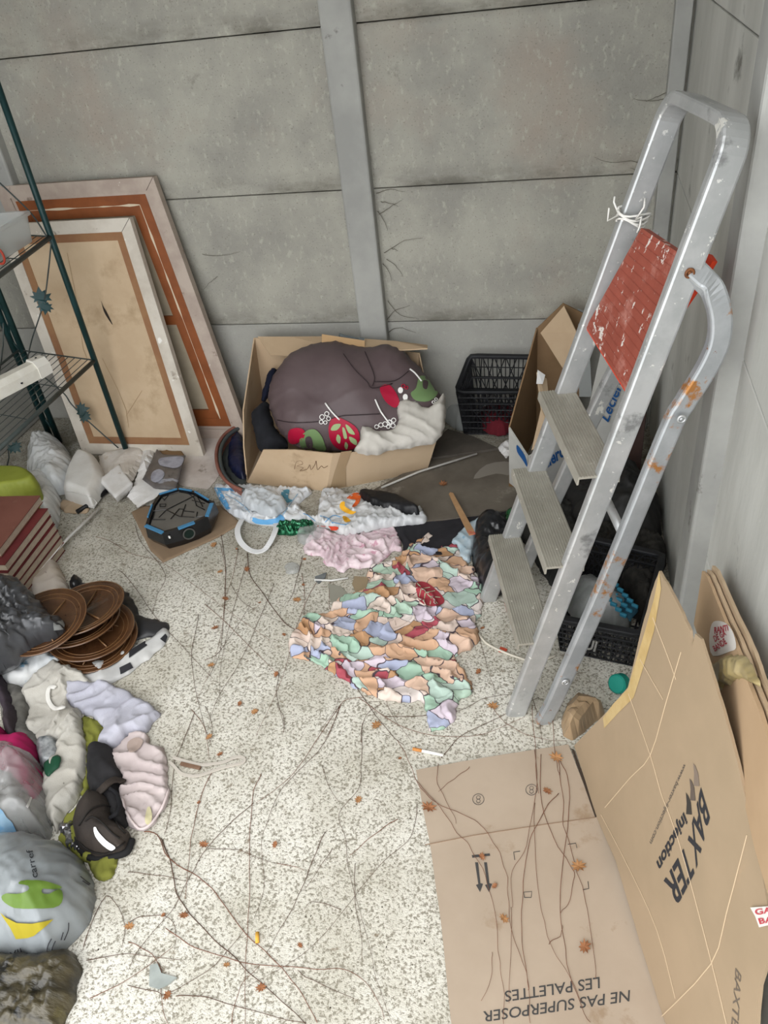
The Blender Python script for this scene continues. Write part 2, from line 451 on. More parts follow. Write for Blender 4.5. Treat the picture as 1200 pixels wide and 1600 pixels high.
red_m = M('dusty_red_plastic', '9c5142', '8c4739', 6, .65, spots=[('b0766a', 9, .55, .1), ('d8cfc8', 55, .61, .03, (1, 1, .4)), ('d9d0c9', 16, .64, .02)])
orange_m = M('orange_plastic', 'd8401e', rough=.45)
lad = thing('stepladder', 'folded metal stepladder with paint-splashed red platform leaning on the right wall', 'ladder', (FR+FL)/2)
def rectprof(a, b): # rounded rectangle, a along side, b across
    k = .22*min(a, b); P = []
    for sx, sy, s0 in ((1, 1, 0), (-1, 1, 1), (-1, -1, 2), (1, -1, 3)):
        for t in (0, .5, 1):
            an = (s0+t)*pi/2
            P.append((sx*(a/2-k)+k*cos(an), sy*(b/2-k)+k*sin(an)))
    return P
# one bent tube: right rail, top bow, left rail
path = []
for v in (0.0, .4, .8, 1.2, 1.36): path.append(LD(-.0, v))
cr = .055; topv = 1.43; uL = -.292
for i in range(1, 8):
    a = i/8*pi/2; path.append(LD(-cr*(1-cos(a)), topv-cr+cr*sin(a)))
path += [LD(-cr-.02, topv), LD(uL+cr+.02, topv)]
for i in range(1, 8):
    a = i/8*pi/2; path.append(LD(uL+cr-cr*sin(a), topv-cr*(1-cos(a))))
path += [LD(uL+(-.44-uL)*t, (topv-cr)*(1-t)) for t in (.1, .3, .5, .75, 1)]
rail = B()
rail.tube(path[:], .02, prof=rectprof(.050, .024), side=eN)
rail.obj('bent_rail', alu, lad, smooth=False)
pl = [LD(uL, topv-cr-.0)] + [LD(uL+(-.44-uL)*t, (topv-cr)*(1-t)) for t in (.2, .4, .6, .8, 1)]
# treads: level when leaning
def uleft(v): return -.44 + (uL+.44)*v/1.37
for v in (.765, .52, .275):
    a = LD(uleft(v)-.01, v); c = LD(.008, v); w = (c-a); L = w.length; w.normalize(); d = Vector((-1, 0, 0)); d = (d - w*d.dot(w)).normalized(); d = (d*1.0 + Vector((0, 0, .03))).normalized()
    up = w.cross(d); up = up if up.z > 0 else -up
    st = B(); D = .086
    prof = [(-.028, 0), (-.028, -.022), (-.026, -.022)] 
    P = []
    ribs = 14
    for i in range(ribs):
        s = -.022 + D*i/ribs; e = D/ribs
        P += [(s, .001), (s+e*.15, .0028), (s+e*.6, .0028), (s+e*.75, .001)]
    P = [(-.024, -.02), (-.024, 0)] + P + [(D-.022, 0), (D-.020, -.018), (D-.024, -.018), (D-.025, -.004), (-.02, -.004), (-.02, -.02)]
    va = [a + d*x + up*z for x, z in P]; vb = [c + d*x + up*z for x, z in P]; k = len(P)
    st.add(va+vb, [(i, (i+1) % k, (i+1) % k+k, i+k) for i in range(k)] + [tuple(range(k-1, -1, -1)), tuple(range(k, 2*k))])
    st.obj('tread', tread_m, lad)
# platform, folded up flat
pb_, pt_ = LD(0, 0, .004), LD(0, 0, .002)
pc = [PN(921, 512, pb_, eN), PN(990, 622, pb_, eN), PN(1068, 397, pt_, eN), PN(1008, 357, pt_, eN)]
pn = (pc[1]-pc[0]).cross(pc[3]-pc[0]).normalized(); pn = pn if pn.dot(eN) > 0 else -pn
b = B().slab([p+pn*.008 for p in pc], .016, pn)
for i in range(15):
    t = (i+.5)/15; a = pc[0].lerp(pc[3], t); c = pc[1].lerp(pc[2], t); a2 = a.lerp(c, .03); c2 = a.lerp(c, .97)
    b.tube([a2+pn*.008, c2+pn*.008], .0016, 5)
plat = b.obj('platform', red_m, lad)
# lip of the platform, orange support arm behind
B().tube([pc[0]-pn*.004, pc[1]-pn*.004], .02, prof=rectprof(.02, .012), side=eN).obj('platform_lip', orange_m, lad)
B().tube([LD(-.085, 1.20, -.085), LD(-.09, 1.16, -.08), LD(-.10, 1.06, -.06), LD(-.11, .97, -.02)], .014, prof=rectprof(.03, .010), side=eU).obj('support_arm', orange_m, lad)
# rear frame
rr = [LD(.0, 1.20, -.01), LD(.008, 1.185, -.035), LD(.018, 1.17, -.055), LD(.022, 1.13, -.083), LD(.022, 1.08, -.1), LD(.022, 1.02, -.098), LD(.022, .95, -.085), LD(.024, .88, -.078), LD(.03, .5, -.078), LD(.035, -.005, -.068)]
rr = [tuple(p) for p in rr]; rr = [Vector(p) for p in catmull(rr, 4, False)]
rr[-1].z = 0
B().tube(rr, .02, prof=rectprof(.040, .024), side=eN).obj('rear_right_leg', alu_rust, lad)
lr = [LD(uL-.0, 1.17, -.04), LD(uL-.01, 1.08, -.095), LD(-.30, .95, -.09), LD(-.34, .75, -.085), LD(-.40, .4, -.08), LD(-.445, .0, -.07)]
lr = [Vector(p) for p in catmull([tuple(p) for p in lr], 4, False)]; lr[-1].z = 0.0
B().tube(lr, .02, prof=rectprof(.040, .024), side=eN).obj('rear_left_leg', alu, lad)
B().tube([LD(uL-.05, .62, -.085), LD(.03, .62, -.08)], .011, 8).obj('rear_crossbar', alu, lad, smooth=True)
for nm, p, mt in (('pivot_bolt', LD(.014, 1.195, -.002), M('rusty_bolt', '6b4630', '8a5a38', 90, .7, .5)), ('rivet', LD(.046, .93, -.08), alu), ('rivet', LD(.05, .185, -.07), alu)):
    q = B(); ring = [p + (eV*cos(t)+eN*sin(t))*.007 for t in [i*pi/8 for i in range(16)]]
    q.tube(ring, .0028, 6, closed=True); q.tube([p-eU*.002, p+eU*.0015], .004, 10); q.obj(nm, mt, lad, smooth=True)
for r_ in (LD(0, .02), ):
    pass
# string knotted round the left rail
strg = B()
c0 = LD(uL-.012, 1.20, 0)
for k in range(4):
    pts = []
    for i in range(17):
        a = 2*pi*i/16; pts.append(c0 + eN*cos(a)*.031*(1+.05*k) + eU*sin(a)*.019 + eV*(.006*k-.01+.006*sin(a*2+k)))
    strg.tube(pts, .0022, 6)
strg.tube([c0+eN*.03, c0+eN*.045+eV*.02-eU*.01, c0+eN*.045+eV*.03-eU*.015], .002, 6)
strg.tube([c0+eU*.02, c0+eU*.045+eV*.012, c0+eU*.05-eV*.005, c0+eU*.048-eV*.018], .002, 6)
strg.tube([c0+eU*.02, c0+eU*.04+eV*.03, c0+eU*.03+eV*.045], .002, 6)
strg.tube([c0+eN*.03, c0+eN*.05-eV*.015, c0+eN*.055+eV*.01], .002, 6)
tag(strg.obj('string', M('white_string', 'dedcd6'), None, smooth=True), 'white string knotted round the left rail of the ladder above the red platform', 'string')

# ================================================================== the pictures leaning on the back wall
canvas_m = M('stained_canvas_board', 'b8a184', 'c5af92', 4, .9, spots=[('a18a6c', 4.5, .55, .16), ('8a7256', 10, .70, .08), ('6d5842', 30, .76, .03)])
white_wood = M('flaking_white_frame', 'cdc6ba', 'b9b0a3', 7, .85, bump=.1, spots=[('8c7f72', 13, .64, .06), ('e6e3dc', 20, .64, .05), ('5f564c', 60, .76, .03)])
pink_wood = M('dirty_pinkish_frame', 'b5a79b', 'a5968b', 9, .9, bump=.1, spots=[('86786c', 16, .62, .06), ('d2c9c0', 20, .66, .05)])
brown_wood = M('reddish_brown_wood', '8a4f2a', '7a4423', 8, .5, stretch=(1, 1, 1), spots=[('5b3018', 12, .66, .08)])
tape_m = M('brown_paper_tape', '8a6347', '94704f', 8, .85)
def framed(nm, label, top, bot, outer, widths):
    t = Vector((0, top[0], top[1])); bt = Vector((0, bot, 0)); n = Vector((1, 0, 0)).cross(t-bt).normalized()
    if n.y > 0: n = -n
    return bt, n
def ring(bq, P0, P1, n, t, off):
    """mitred border between quads P0 (outer) and P1 (inner)"""
    for i in range(4):
        j = (i+1) % 4
        q = [P0[i], P0[j], P1[j], P1[i]]
        bq.slab([p+n*off for p in q], t, n)
def lerpq(Q, du, dv):
    # inset a quad (bl, br, tr, tl) by metres
    w = ((Q[1]-Q[0]).normalized()+(Q[2]-Q[3]).normalized()).normalized(); h = ((Q[3]-Q[0]).normalized()+(Q[2]-Q[1]).normalized()).normalized()
    return [Q[0]+w*du+h*dv, Q[1]-w*du+h*dv, Q[2]-w*du-h*dv, Q[3]+w*du-h*dv]
# large one
bt = Vector((0, -.15, 0)); tp = Vector((0, -.035, 1.045)); nL = Vector((1, 0, 0)).cross(tp-bt).normalized(); nL = nL if nL.y < 0 else -nL
pB = PN(372, 640, bt, nL); pT = PN(240, 276, bt, nL); d = (pT-pB).normalized(); 
pB = pB - d*(pB.z/d.z-.0)  # run down to the floor
wv = Vector((1, 0, 0))
Q0 = [pB-wv*.66, pB, pT, pT-wv*.66]
lift = -min(p.z for p in Q0); lo0 = min(Q0, key=lambda p: p.z)
for p in Q0: p += Vector((0, 0, 0))
sh = max(0, lift)+.0
Q0[0] = Q0[0] + d*(max(0, -Q0[0].z)+.002)/d.z; Q0[1] = Q0[1] + d*(max(0, -Q0[1].z)+.002)/d.z
big = thing('picture_frame', 'large picture seen from behind, whitish outer frame and red-brown stretcher, nearest the wall', 'picture frame', Vector((Q0[0].x/2+Q0[1].x/2, -.15, 0)))
Q1 = lerpq(Q0, .045, .045); Q2 = lerpq(Q0, .058, .058); Q3 = lerpq(Q0, .094, .094); Q4 = lerpq(Q0, .132, .132)
b = B(); ring(b, Q0, Q1, nL, .032, 0.006); b.obj('outer_frame', pink_wood, big)
B().tube([Q0[2]+nL*.0065, Q1[2]+nL*.0065], .0009, 5).obj('mitre_joint', M('dark_joint', '4a4138'), big)
b = B(); ring(b, Q1, Q2, nL, .02, .0); b.obj('frame_lip', pink_wood, big)
b = B(); ring(b, Q2, Q3, nL, .022, .002); ring(b, Q3, Q4, nL, .016, .0);
mid0 = Q4[0].lerp(Q4[3], .49); mid1 = Q4[1].lerp(Q4[2], .49)
b.obj('stretcher', brown_wood, big)
B().slab([mid0-d*.018-nL*.002, mid1-d*.018-nL*.002, mid1+d*.018-nL*.002, mid0+d*.018-nL*.002], .012, nL).obj('crossbar', brown_wood, big)
B().slab([p-nL*.012 for p in Q4], .003, nL).obj('canvas', M('grey_beige_canvas', 'a59a86', 'b2a892', 5, .95), big)
# torn strip of white paint between the stretcher pieces
b = B(); R3 = Q3
for a, c in ((R3[1], R3[2]), (R3[2], R3[3])):
    K = 22; pts = []
    for i in range(K+1):
        t = i/K; p = a.lerp(c, t); w = .0006+.0075*max(0, n3(i*.45, 3, c.x)+.12); pts.append((p, w))
    side = (c-a).normalized().cross(nL)
    for i in range(K):
        (p, w), (q, w2) = pts[i], pts[i+1]; b.slab([p-side*w+nL*.0035, p+side*w+nL*.0035, q+side*w2+nL*.0035, q-side*w2+nL*.0035], .002, nL)
b.obj('peeling_paint', M('cream_flaking_paint', 'cfc0a8'), big)
# small one
bt = Vector((0, -.29, 0)); tp = Vector((0, -.105, .93)); nS = Vector((1, 0, 0)).cross(tp-bt).normalized(); nS = nS if nS.y < 0 else -nS
c_tr = PN(203, 340, bt, nS); c_br = PN(312, 690, bt, nS); dd_ = (c_tr-c_br).normalized(); wv = Vector((1, 0, 0))
c_bl = PN(128, 716, bt, nS); W_ = (c_br-c_bl).length
Q0 = [c_br-wv*.56, c_br, c_tr, c_tr-wv*.56]
for i in (0, 1):
    Q0[i] = Q0[i]+dd_*((.003-Q0[i].z)/dd_.z)
sml = thing('picture_frame', 'smaller picture seen from behind, white wooden frame round taped brown board, leaning in front', 'picture frame', Vector((Q0[0].x/2+Q0[1].x/2, -.29, 0)))
Q1 = lerpq(Q0, .048, .048); Q2 = lerpq(Q0, .052, .052); Q3 = lerpq(Q0, .078, .078)
b = B(); ring(b, Q0, Q1, nS, .026, .004); b.obj('outer_frame', white_wood, sml)
for i in (2, 3): B().tube([Q0[i]+nS*.0045, Q1[i]+nS*.0045], .0009, 5).obj('mitre_joint', M('dark_joint', '4a4138'), sml)
b = B(); ring(b, Q1, Q3, nS, .003, .001); b.obj('paper_tape', tape_m, sml)
B().slab([p-nS*.001 for p in Q1], .004, nS).obj('backing_board', canvas_m, sml)
sfS = surf_plane(bt, nS, .0015)
patch('tear', [(158, 470), (161, 478), (166, 486), (171, 496), (176, 508), (168, 497), (162, 486)], sfS, M('dark_tear', '2a211a'), sml, h=3)
for pts in ([(105, 395), (118, 460), (130, 545), (136, 560)], [(160, 560), (185, 610), (197, 640), (201, 668)], [(222, 610), (208, 632), (197, 650)]):
    B().tube([sfS(*p)+nS*.001 for p in pts], .0008, 5).obj('loose_thread', M('pale_thread', 'b49a78'), sml)

# ================================================================== green shelf rack
green_m = M('dark_green_enamel', '1d3b3c', '16302f', 8, .4, .1, spots=[('4d5f5c', 50, .72, .03)])
wire_m = M('grey_green_wire', '4d5452', '3d4443', 12, .45, .3)
rack = thing('shelf_rack', 'dark green metal plant rack with wire shelves at the left edge', 'shelf', (-1.55, -.6, 0))
P1 = Vector((-1.352, -.3, 0)); P2 = Vector((-1.75, -.2, 0)); P3 = Vector((-1.29, -1.2, 0)); P4 = Vector((-1.80, -1.1, 0))
for p, r in ((P1, .0115), (P4, .0115)): B().tube([p, p+Vector((0, 0, 1.75))], r, 12).obj('pole', green_m, rack, smooth=True)
for dx in (-.022, .014): 
    B().tube([P2+Vector((dx, 0, 0)), P2+Vector((dx, 0, 1.75))], .0125, 12).obj('pole', green_m, rack, smooth=True)
b = B(); b.tube([P2+Vector((-.022 if k % 2 else .014, 0, .05+k*.09)) for k in range(19)], .005, 6)
b.obj('pole_lattice', green_m, rack)
for zc, yb in ((.447, 700), (.928, 430)):
    a = P1+Vector((0, 0, zc)); e = G(0, yb, zc); dr = (e-a); dr.z = 0; dr.normalize()
    e = a+dr*.80
    f = P2+Vector((0, 0, zc)); g = f+dr*.80
    B().tube([a, e], .0085, 10).obj('shelf_rail', wire_m, rack, smooth=True)
    b = B(); b.tube([a, f], .003, 6); b.tube([f, g], .005, 8)
    for k in range(1, 8):
        b.tube([a.lerp(f, k/12)+dr*.0, a.lerp(f, k/12)+dr*.8], .0016, 5)
    for k in range(8, 12): b.tube([a.lerp(f, k/12), a.lerp(f, k/12)+dr*.8], .0016, 5)
    for t in (.22, .45, .68): b.tube([a+dr*t-Vector((0, 0, .003)), f+dr*t-Vector((0, 0, .003))], .002, 5)
    b.obj('wire_grid', wire_m, rack)
    if zc > .9: END3 = e
def leaf(c, n, u, s, mat, par, nm='ornamental_leaf'):
    w = n.cross(u).normalized(); u = w.cross(n)
    out = [(0, -.15), (.28, -.35), (.42, -.12), (.75, -.2), (.62, .08), (1.0, .35), (.62, .38), (.7, .75), (.38, .62), (.12, 1.15), (-.1, .68), (-.42, .82), (-.42, .42), (-.85, .48), (-.6, .15), (-.8, -.15), (-.4, -.1), (-.25, -.38)]
    q = B(); pts = [c+w*x*s+u*y*s + n*(.12*s*(1-abs(x))) for x, y in out]; q.slab(pts, .0015, n); return q.obj(nm, mat, par)
vy = -.31
def onv(x, y, Y=vy): return WY(x, y, Y)
vine = [onv(80, 378), onv(76, 420), onv(70, 465), onv(60, 500), onv(50, 530), onv(43, 560)]
B().tube(catmull([tuple(p) for p in vine], 4, False), .0028, 6).obj('ornamental_stem', wire_m, rack, smooth=True)
v2 = [onv(-12, 275), onv(20, 305), onv(50, 335), onv(70, 365), onv(80, 380)]
B().tube(catmull([tuple(p) for p in v2], 4, False), .0028, 6).obj('ornamental_stem', wire_m, rack, smooth=True)
v3 = [onv(70, 590), onv(100, 615), onv(112, 632), onv(140, 660), onv(185, 700)]
B().tube(catmull([tuple(p) for p in v3], 4, False), .0028, 6).obj('ornamental_stem', wire_m, rack, smooth=True)
v4 = [onv(5, 505), onv(5, 540), onv(-3, 600)]
B().tube(v4, .0028, 6).obj('ornamental_stem', wire_m, rack, smooth=True)
v5 = [WY(12, 690, -.5), WY(14, 715, -.5), WY(8, 742, -.5), WY(-5, 760, -.5)]
B().tube(v5, .0028, 6).obj('ornamental_stem', wire_m, rack, smooth=True)
nv = (CAM-onv(70, 465)).normalized()
leaf(onv(66, 468)+nv*.004, nv, Vector((.2, 0, 1)), .042, green_m, rack); leaf(onv(70, 476)+nv*.012, nv, Vector((-.5, 0, -1)), .034, green_m, rack)
leaf(onv(124, 642)+nv*.004, nv, Vector((1, 0, .1)), .038, green_m, rack); leaf(onv(130, 650)+nv*.01, nv, Vector((1, 0, -.7)), .03, green_m, rack)
leaf(WY(20, 697, -.5), nv, Vector((.6, 0, -1)), .034, green_m, rack)

# white bar lying on the lower shelf
zb = .447+.006
a = PN(60, 578, Vector((0, 0, zb+.02)), Vector((0, 0, 1))); e = PN(-60, 640, Vector((0, 0, zb+.02)), Vector((0, 0, 1)))
dr = (e-a).normalized(); sd_ = dr.cross(Vector((0, 0, 1)))
wbm = M('ivory_painted_metal', 'd8d4c8', 'e3e0d6', 20, .6, spots=[('8f8a7e', 50, .74, .03)])
bar = thing('light_fitting', 'ivory channel-shaped fitting with slanted end lying on the lower rack shelf', 'light fitting', (a+e)/2-Vector((0, 0, .02)))
b = B(); sz = Vector((0, 0, 1)); hw = .034; hh = .026
sec = [(-hw, -.02), (-hw, .02), (-hw*.5, hh+.014), (hw*.55, hh+.014), (hw, .02), (hw, -.02)]
va = [a - dr*(.0) + sd_*x + sz*z for x, z in sec]; vb = [e + sd_*x + sz*z for x, z in sec]; k = len(sec)
b.add(va+vb, [(i, (i+1) % k, (i+1) % k+k, i+k) for i in range(k)]+[tuple(range(k)), tuple(range(2*k-1, k-1, -1))]); b.obj('channel', wbm, bar)
b = B(); s2 = [(-hw*1.15, -.021), (-hw*1.15, .024), (-hw*.5, hh+.022), (hw*.6, hh+.022), (hw*1.15, .024), (hw*1.15, -.021)]
va = [a-dr*.035+sd_*x*.9+sz*z*.9 for x, z in s2]; vb = [a+dr*.02+sd_*x+sz*z for x, z in s2]
b.add(va+vb, [(i, (i+1) % k, (i+1) % k+k, i+k) for i in range(k)]+[tuple(range(k)), tuple(range(2*k-1, k-1, -1))]); b.obj('end_cap', M('ivory_plastic', 'e6e3da', rough=.5), bar)
for q in (a-dr*.008+sd_*.0+sz*.047, a+dr*.1-sd_*.036+sz*.002, a+dr*.1+sd_*.036+sz*.002):
    B().tube([q-sz*.004, q+sz*.001], .004, 10).obj('screw', ink, bar)

# clear plastic tub on the upper shelf
tubm = M('cloudy_clear_plastic', 'c9ccca', rough=.3, alpha=.45, spec=.5)
zt = .94
t0 = G(25, 398, zt); 
tb = thing('storage_tub', 'cloudy clear plastic tub standing on the upper rack shelf', 'tub', (t0.x-.1, t0.y-.02, zt))
cx = -1.445; cy = -.50; hwx = .085; hwy = .14
b = B()
def rrect(x0, y0, a, c, z, r=.02, n=5):
    P = []
    for sx, sy, s0 in ((1, 1, 0), (-1, 1, 1), (-1, -1, 2), (1, -1, 3)):
        for i in range(n):
            an = (s0+i/(n-1))*pi/2; P.append((x0+sx*(a-r)+r*cos(an), y0+sy*(c-r)+r*sin(an), z))
    return P
def loft(bq, rings, capb=True, capt=False):
    m = len(rings[0]); v = [q for r in rings for q in r]
    f = [(i*m+j, i*m+(j+1) % m, (i+1)*m+(j+1) % m, (i+1)*m+j) for i in range(len(rings)-1) for j in range(m)]
    if capb: f.append(tuple(range(m-1, -1, -1)))
    if capt: f.append(tuple((len(rings)-1)*m+j for j in range(m)))
    bq.add(v, f); return bq
loft(b, [rrect(cx, cy, hwx*.88, hwy*.92, zt), rrect(cx, cy, hwx, hwy, zt+.085), rrect(cx, cy, hwx+.008, hwy+.008, zt+.085), rrect(cx, cy, hwx+.008, hwy+.008, zt+.095), rrect(cx, cy, hwx-.004, hwy-.004, zt+.095), rrect(cx, cy, hwx*.86, hwy*.9, zt+.004)])
tb.location = (cx, cy, zt); b.obj('tub_body', tubm, tb, smooth=False)
ro = B(); rp = WY(-2, 400, -.62)
ro.tube([rp+Vector((.018*cos(t), .0, .026*sin(t))) for t in [i*pi/8 for i in range(16)]], .004, 6, closed=True); 
tag(ro.obj('red_ring', M('dull_red_plastic', '9c3a2a', rough=.5), smooth=True), 'dull red plastic ring hanging from the rack at the left edge', 'ring')

# ================================================================== cardboard box with the bean bag
bx = thing('cardboard_box', 'open brown cardboard box holding the folded bean bag, handwriting on its low front', 'box', (-.42, -.3, 0))
FBL = G(387, 753); FM = G(510, 766); FBR = G(667, 733); BBL = Vector((-.80, -.07, 0)); BBR = Vector((-.13, -.07, 0))
t = .005
def quads(name, rows_, mat, par, th=.005, nrm=None, smooth=False):
    """a bent sheet through rows of points, thickness th"""
    q = B(); R_ = len(rows_); C_ = len(rows_[0]); V_ = [Vector(p) for r in rows_ for p in r]
    N_ = []
    for i in range(R_):
        for j in range(C_):
            a = V_[min(i+1, R_-1)*C_+j]-V_[max(i-1, 0)*C_+j]; c = V_[i*C_+min(j+1, C_-1)]-V_[i*C_+max(j-1, 0)]; n = a.cross(c); n.normalize(); N_.append(n)
    W_ = [v+n*th for v, n in zip(V_, N_)]; k = len(V_); f = []
    for i in range(R_-1):
        for j in range(C_-1):
            a = i*C_+j; f.append((a, a+1, a+C_+1, a+C_)); f.append((a+k, a+C_+k, a+C_+1+k, a+1+k))
    bd = [j for j in range(C_)]+[i*C_+C_-1 for i in range(1, R_)]+[(R_-1)*C_+j for j in range(C_-2, -1, -1)]+[i*C_ for i in range(R_-2, 0, -1)]
    for i in range(len(bd)): a, c = bd[i], bd[(i+1) % len(bd)]; f.append((a, a+k, c+k, c))
    q.add(V_+W_, f); return q.obj(name, mat, par, smooth=smooth)
# left side: front edge z .27, back edge up to the wall
LFt = WX(381, 640, FBL.x-.01); LBt = WY(398, 528, -.075)
quads('side_panel', [[FBL, FBL.lerp(BBL, .5), BBL], [FBL.lerp(LFt, .5)+Vector((-.006, 0, 0)), (FBL+BBL+LFt+LBt)/4+Vector((-.008, 0, 0)), BBL.lerp(LBt, .5)], [LFt, LFt.lerp(LBt, .5), LBt]], card, bx)
f_tl = WY(412, 702, FBL.y-.03); f_tm = WY(520, 708, FM.y-.03); f_tr = WY(681, 689, FBR.y-.03)
fq = WY(462, 702, (FBL.y+FM.y)/2-.035)
quads('front_panel', [[FBL, FBL.lerp(FM, .5)+Vector((0, -.004, 0)), FM, FM.lerp(FBR, .5)+Vector((0, -.006, 0)), FBR], [f_tl, fq, f_tm, WY(600, 703, (FM.y+FBR.y)/2-.035), f_tr]], card, bx, th=-.005)
RFt = WY(660, 640, FBR.y); RBt = WY(656, 552, -.075)
quads('side_panel', [[FBR, BBR], [f_tr.lerp(FBR, .02), BBR.lerp(RBt, .5)], [f_tr+Vector((.0, .02, .0)), RBt]], card, bx)
BLt = LBt; BRt = RBt
quads('back_panel', [[BBL, BBR], [BLt, BRt]], card, bx)
# floor of the box
B().slab([FBL+Vector((0, 0, .004)), FM+Vector((0, 0, .004)), FBR+Vector((0, 0, .004)), BBR+Vector((0, 0, .004)), BBL+Vector((0, 0, .004))], .003, Vector((0, 0, 1))).obj('bottom_panel', card_dirty, bx)
# folded-in back flaps
a = WY(403, 527, -.08); c = WY(503, 527, -.08)
quads('flap', [[a, a.lerp(c, .5), c], [WY(423, 556, -.16), WY(452, 557, -.16), WY(507, 540, -.13)]], card, bx)
a = WY(570, 531, -.08); c = WY(668, 541, -.10)
quads('flap', [[a, a.lerp(c, .5)+Vector((0, 0, .004)), c], [WY(566, 545, -.15), WY(612, 549, -.15), WY(668, 546, -.15)]], card, bx)
a = WY(503, 525, -.09); c = WY(570, 545, -.11)
quads('flap', [[WY(503, 523, -.12), WY(570, 533, -.12)], [WY(503, 537, -.15), WY(570, 548, -.15)]], M('cardboard_flap_pale', 'bc9b72'), bx)
# tape on the front
sfF = lambda x, y: WY(x, y, FM.y-.0305 + (-.004))
def onfront(x, y):
    tt = (x-387)/(667-387); yb = (FBL.y if x < 510 else FBR.y); 
    # front panel as two planes
    if x < 515: p0, p1, p2 = FBL, FM, f_tl
    else: p0, p1, p2 = FM, FBR, f_tm
    n = (p1-p0).cross(p2-p0).normalized(); n = n if n.y < 0 else -n
    return PN(x, y, p0+n*.010, n)
patch('packing_tape', [(533, 706), (550, 704), (540, 730), (541, 760), (516, 762), (522, 740)], onfront, M('clear_brown_tape', 'a58e70', rough=.25, spec=.5), bx, h=8, smoothk=1)
hw_ = [(460, 733), (463, 722), (470, 720), (473, 725), (464, 728), (474, 731), (468, 736), (480, 733), (484, 726), (486, 734), (492, 726), (494, 720), (496, 734), (502, 728), (506, 731), (512, 728)]
B().tube([onfront(*p) for p in catmull(hw_, 3, False)], .0011, 5).obj('handwriting', M('brown_marker', '6b5038'), bx)
# the bean bag
vinyl = M('grey_brown_vinyl', '57494b', '5f5152', 5, .5, bump=.05, bscale=30, spec=.35, spots=[('877a72', 5, .66, .1)])
bb = thing('bean_bag', 'grey-brown vinyl bean bag with red and green flower prints folded in the box', 'bean bag', (-.4, -.26, .012))
bc = Vector((-.41, -.27, .23)); bn = (CAM-bc).normalized()*.75+Vector((0, -.1, .55)); bn.normalize()
outl = [(420, 628), (421, 606), (432, 585), (450, 562), (475, 548), (500, 541), (527, 537), (548, 543), (572, 549), (600, 546), (623, 549), (640, 563), (660, 583), (683, 613), (694, 628), (694, 650), (680, 676), (640, 698), (585, 708), (540, 704), (500, 703), (462, 698), (440, 678), (428, 655)]
pile('bag_body', outl, vinyl, H=.15, edge=.15, plane=(bc, bn), h=.009, fa=.010, fr=14, ang=.5, seed=4, back=.12, lump=.16, lfr=6, parent=bb, key='bean')
sb = surf_bvh('bean', .004)
crimson = M('crimson_print', 'a51235', rough=.5); gprint = M('sage_green_print', '6f8a5c', rough=.5); wprint = M('white_print', 'e9e7e4', rough=.6)
C5 = lambda l: crop(l, 340, 500, 3)
patch('flower_print', C5([(520, 500), (545, 455), (600, 470), (655, 510), (665, 570), (630, 605), (570, 605), (530, 565)]), sb, crimson, bb)
sb2 = surf_bvh('bean', .0055)
for l in ([(530, 515), (545, 490), (578, 488), (560, 515)], [(585, 505), (597, 510), (608, 550), (592, 552)], [(600, 490), (620, 500), (645, 535), (615, 528)], [(562, 535), (577, 550), (572, 578), (556, 560)], [(618, 545), (650, 560), (652, 585), (625, 570)], [(600, 570), (612, 585), (605, 605), (594, 590)]):
    patch('leaf_print', C5(l), sb2, M('pale_green_print', '9ab07e'), bb, h=3)
patch('dot_print', C5([(335, 520), (370, 505), (405, 515), (405, 550), (365, 580), (335, 570)]), sb, crimson, bb)
patch('stalk_print', C5([(385, 560), (415, 520), (455, 512), (485, 540), (500, 575), (506, 612), (440, 608), (395, 600)]), sb, gprint, bb)
patch('oval_print', C5([(412, 552), (435, 545), (447, 575), (440, 602), (418, 590)]), sb2, M('grey_brown_print', '4f4245'), bb, h=3)
patch('poppy_print', C5([(760, 320), (800, 302), (835, 340), (852, 385), (830, 412), (785, 380)]), sb, crimson, bb)
patch('stalk_print', C5([(945, 265), (985, 270), (1015, 305), (1030, 345), (990, 380), (930, 378), (905, 345), (930, 320)]), sb, gprint, bb)
patch('oval_print', C5([(962, 285), (985, 290), (980, 325), (962, 318)]), sb2, M('grey_brown_print', '4f4245'), bb, h=3)
for x, y, r in ((857, 330, 12), (880, 362, 12), (490, 455, 11), (512, 440, 10), (520, 462, 9), (486, 478, 9), (505, 480, 8), (745, 500, 9), (765, 492, 10), (785, 488, 11), (805, 480, 11), (822, 495, 10), (825, 470, 10), (800, 500, 8), (870, 310, 8), (885, 318, 7), (1010, 385, 6), (1022, 372, 6)):
    if r < 12:
        ringp = [sb2(*crop([(x+r*cos(a), y+r*sin(a))], 340, 500, 3)[0]) for a in [i*pi/6 for i in range(12)]]
        if all(p is not None for p in ringp): B().tube(ringp, .0018, 5, closed=True).obj('ring_print', wprint if y > 320 or x > 900 else crimson, bb)
    else: patch('spot_print', C5([(x+r*cos(a), y+r*1.2*sin(a)) for a in [i*pi/4 for i in range(8)]]), sb2, wprint, bb, h=3)
for l in ([(900, 230), (925, 250), (955, 288)], [(505, 390), (535, 430), (572, 468)], [(738, 372), (765, 430), (808, 488)]):
    P = [sb(*p) for p in crop(catmull(l, 4, False), 340, 500, 3)]; P = [p for p in P if p is not None]
    B().tube(P, .0032, 6).obj('cord', wprint, bb, smooth=True)
for l in ([(240, 455), (340, 480), (480, 475), (580, 450), (660, 445), (760, 440)], [(690, 150), (715, 210), (735, 270), (725, 310)], [(590, 160), (640, 230), (700, 290), (725, 320), (820, 298)], [(735, 290), (830, 285), (895, 240)]):
    P = [sb(*p) for p in crop(catmull(l, 4, False), 340, 500, 3)]; P = [p for p in P if p is not None]
    if len(P) > 3: B().tube(P, .0016, 5).obj('seam', M('dark_seam', '352b2e'), bb, smooth=True)
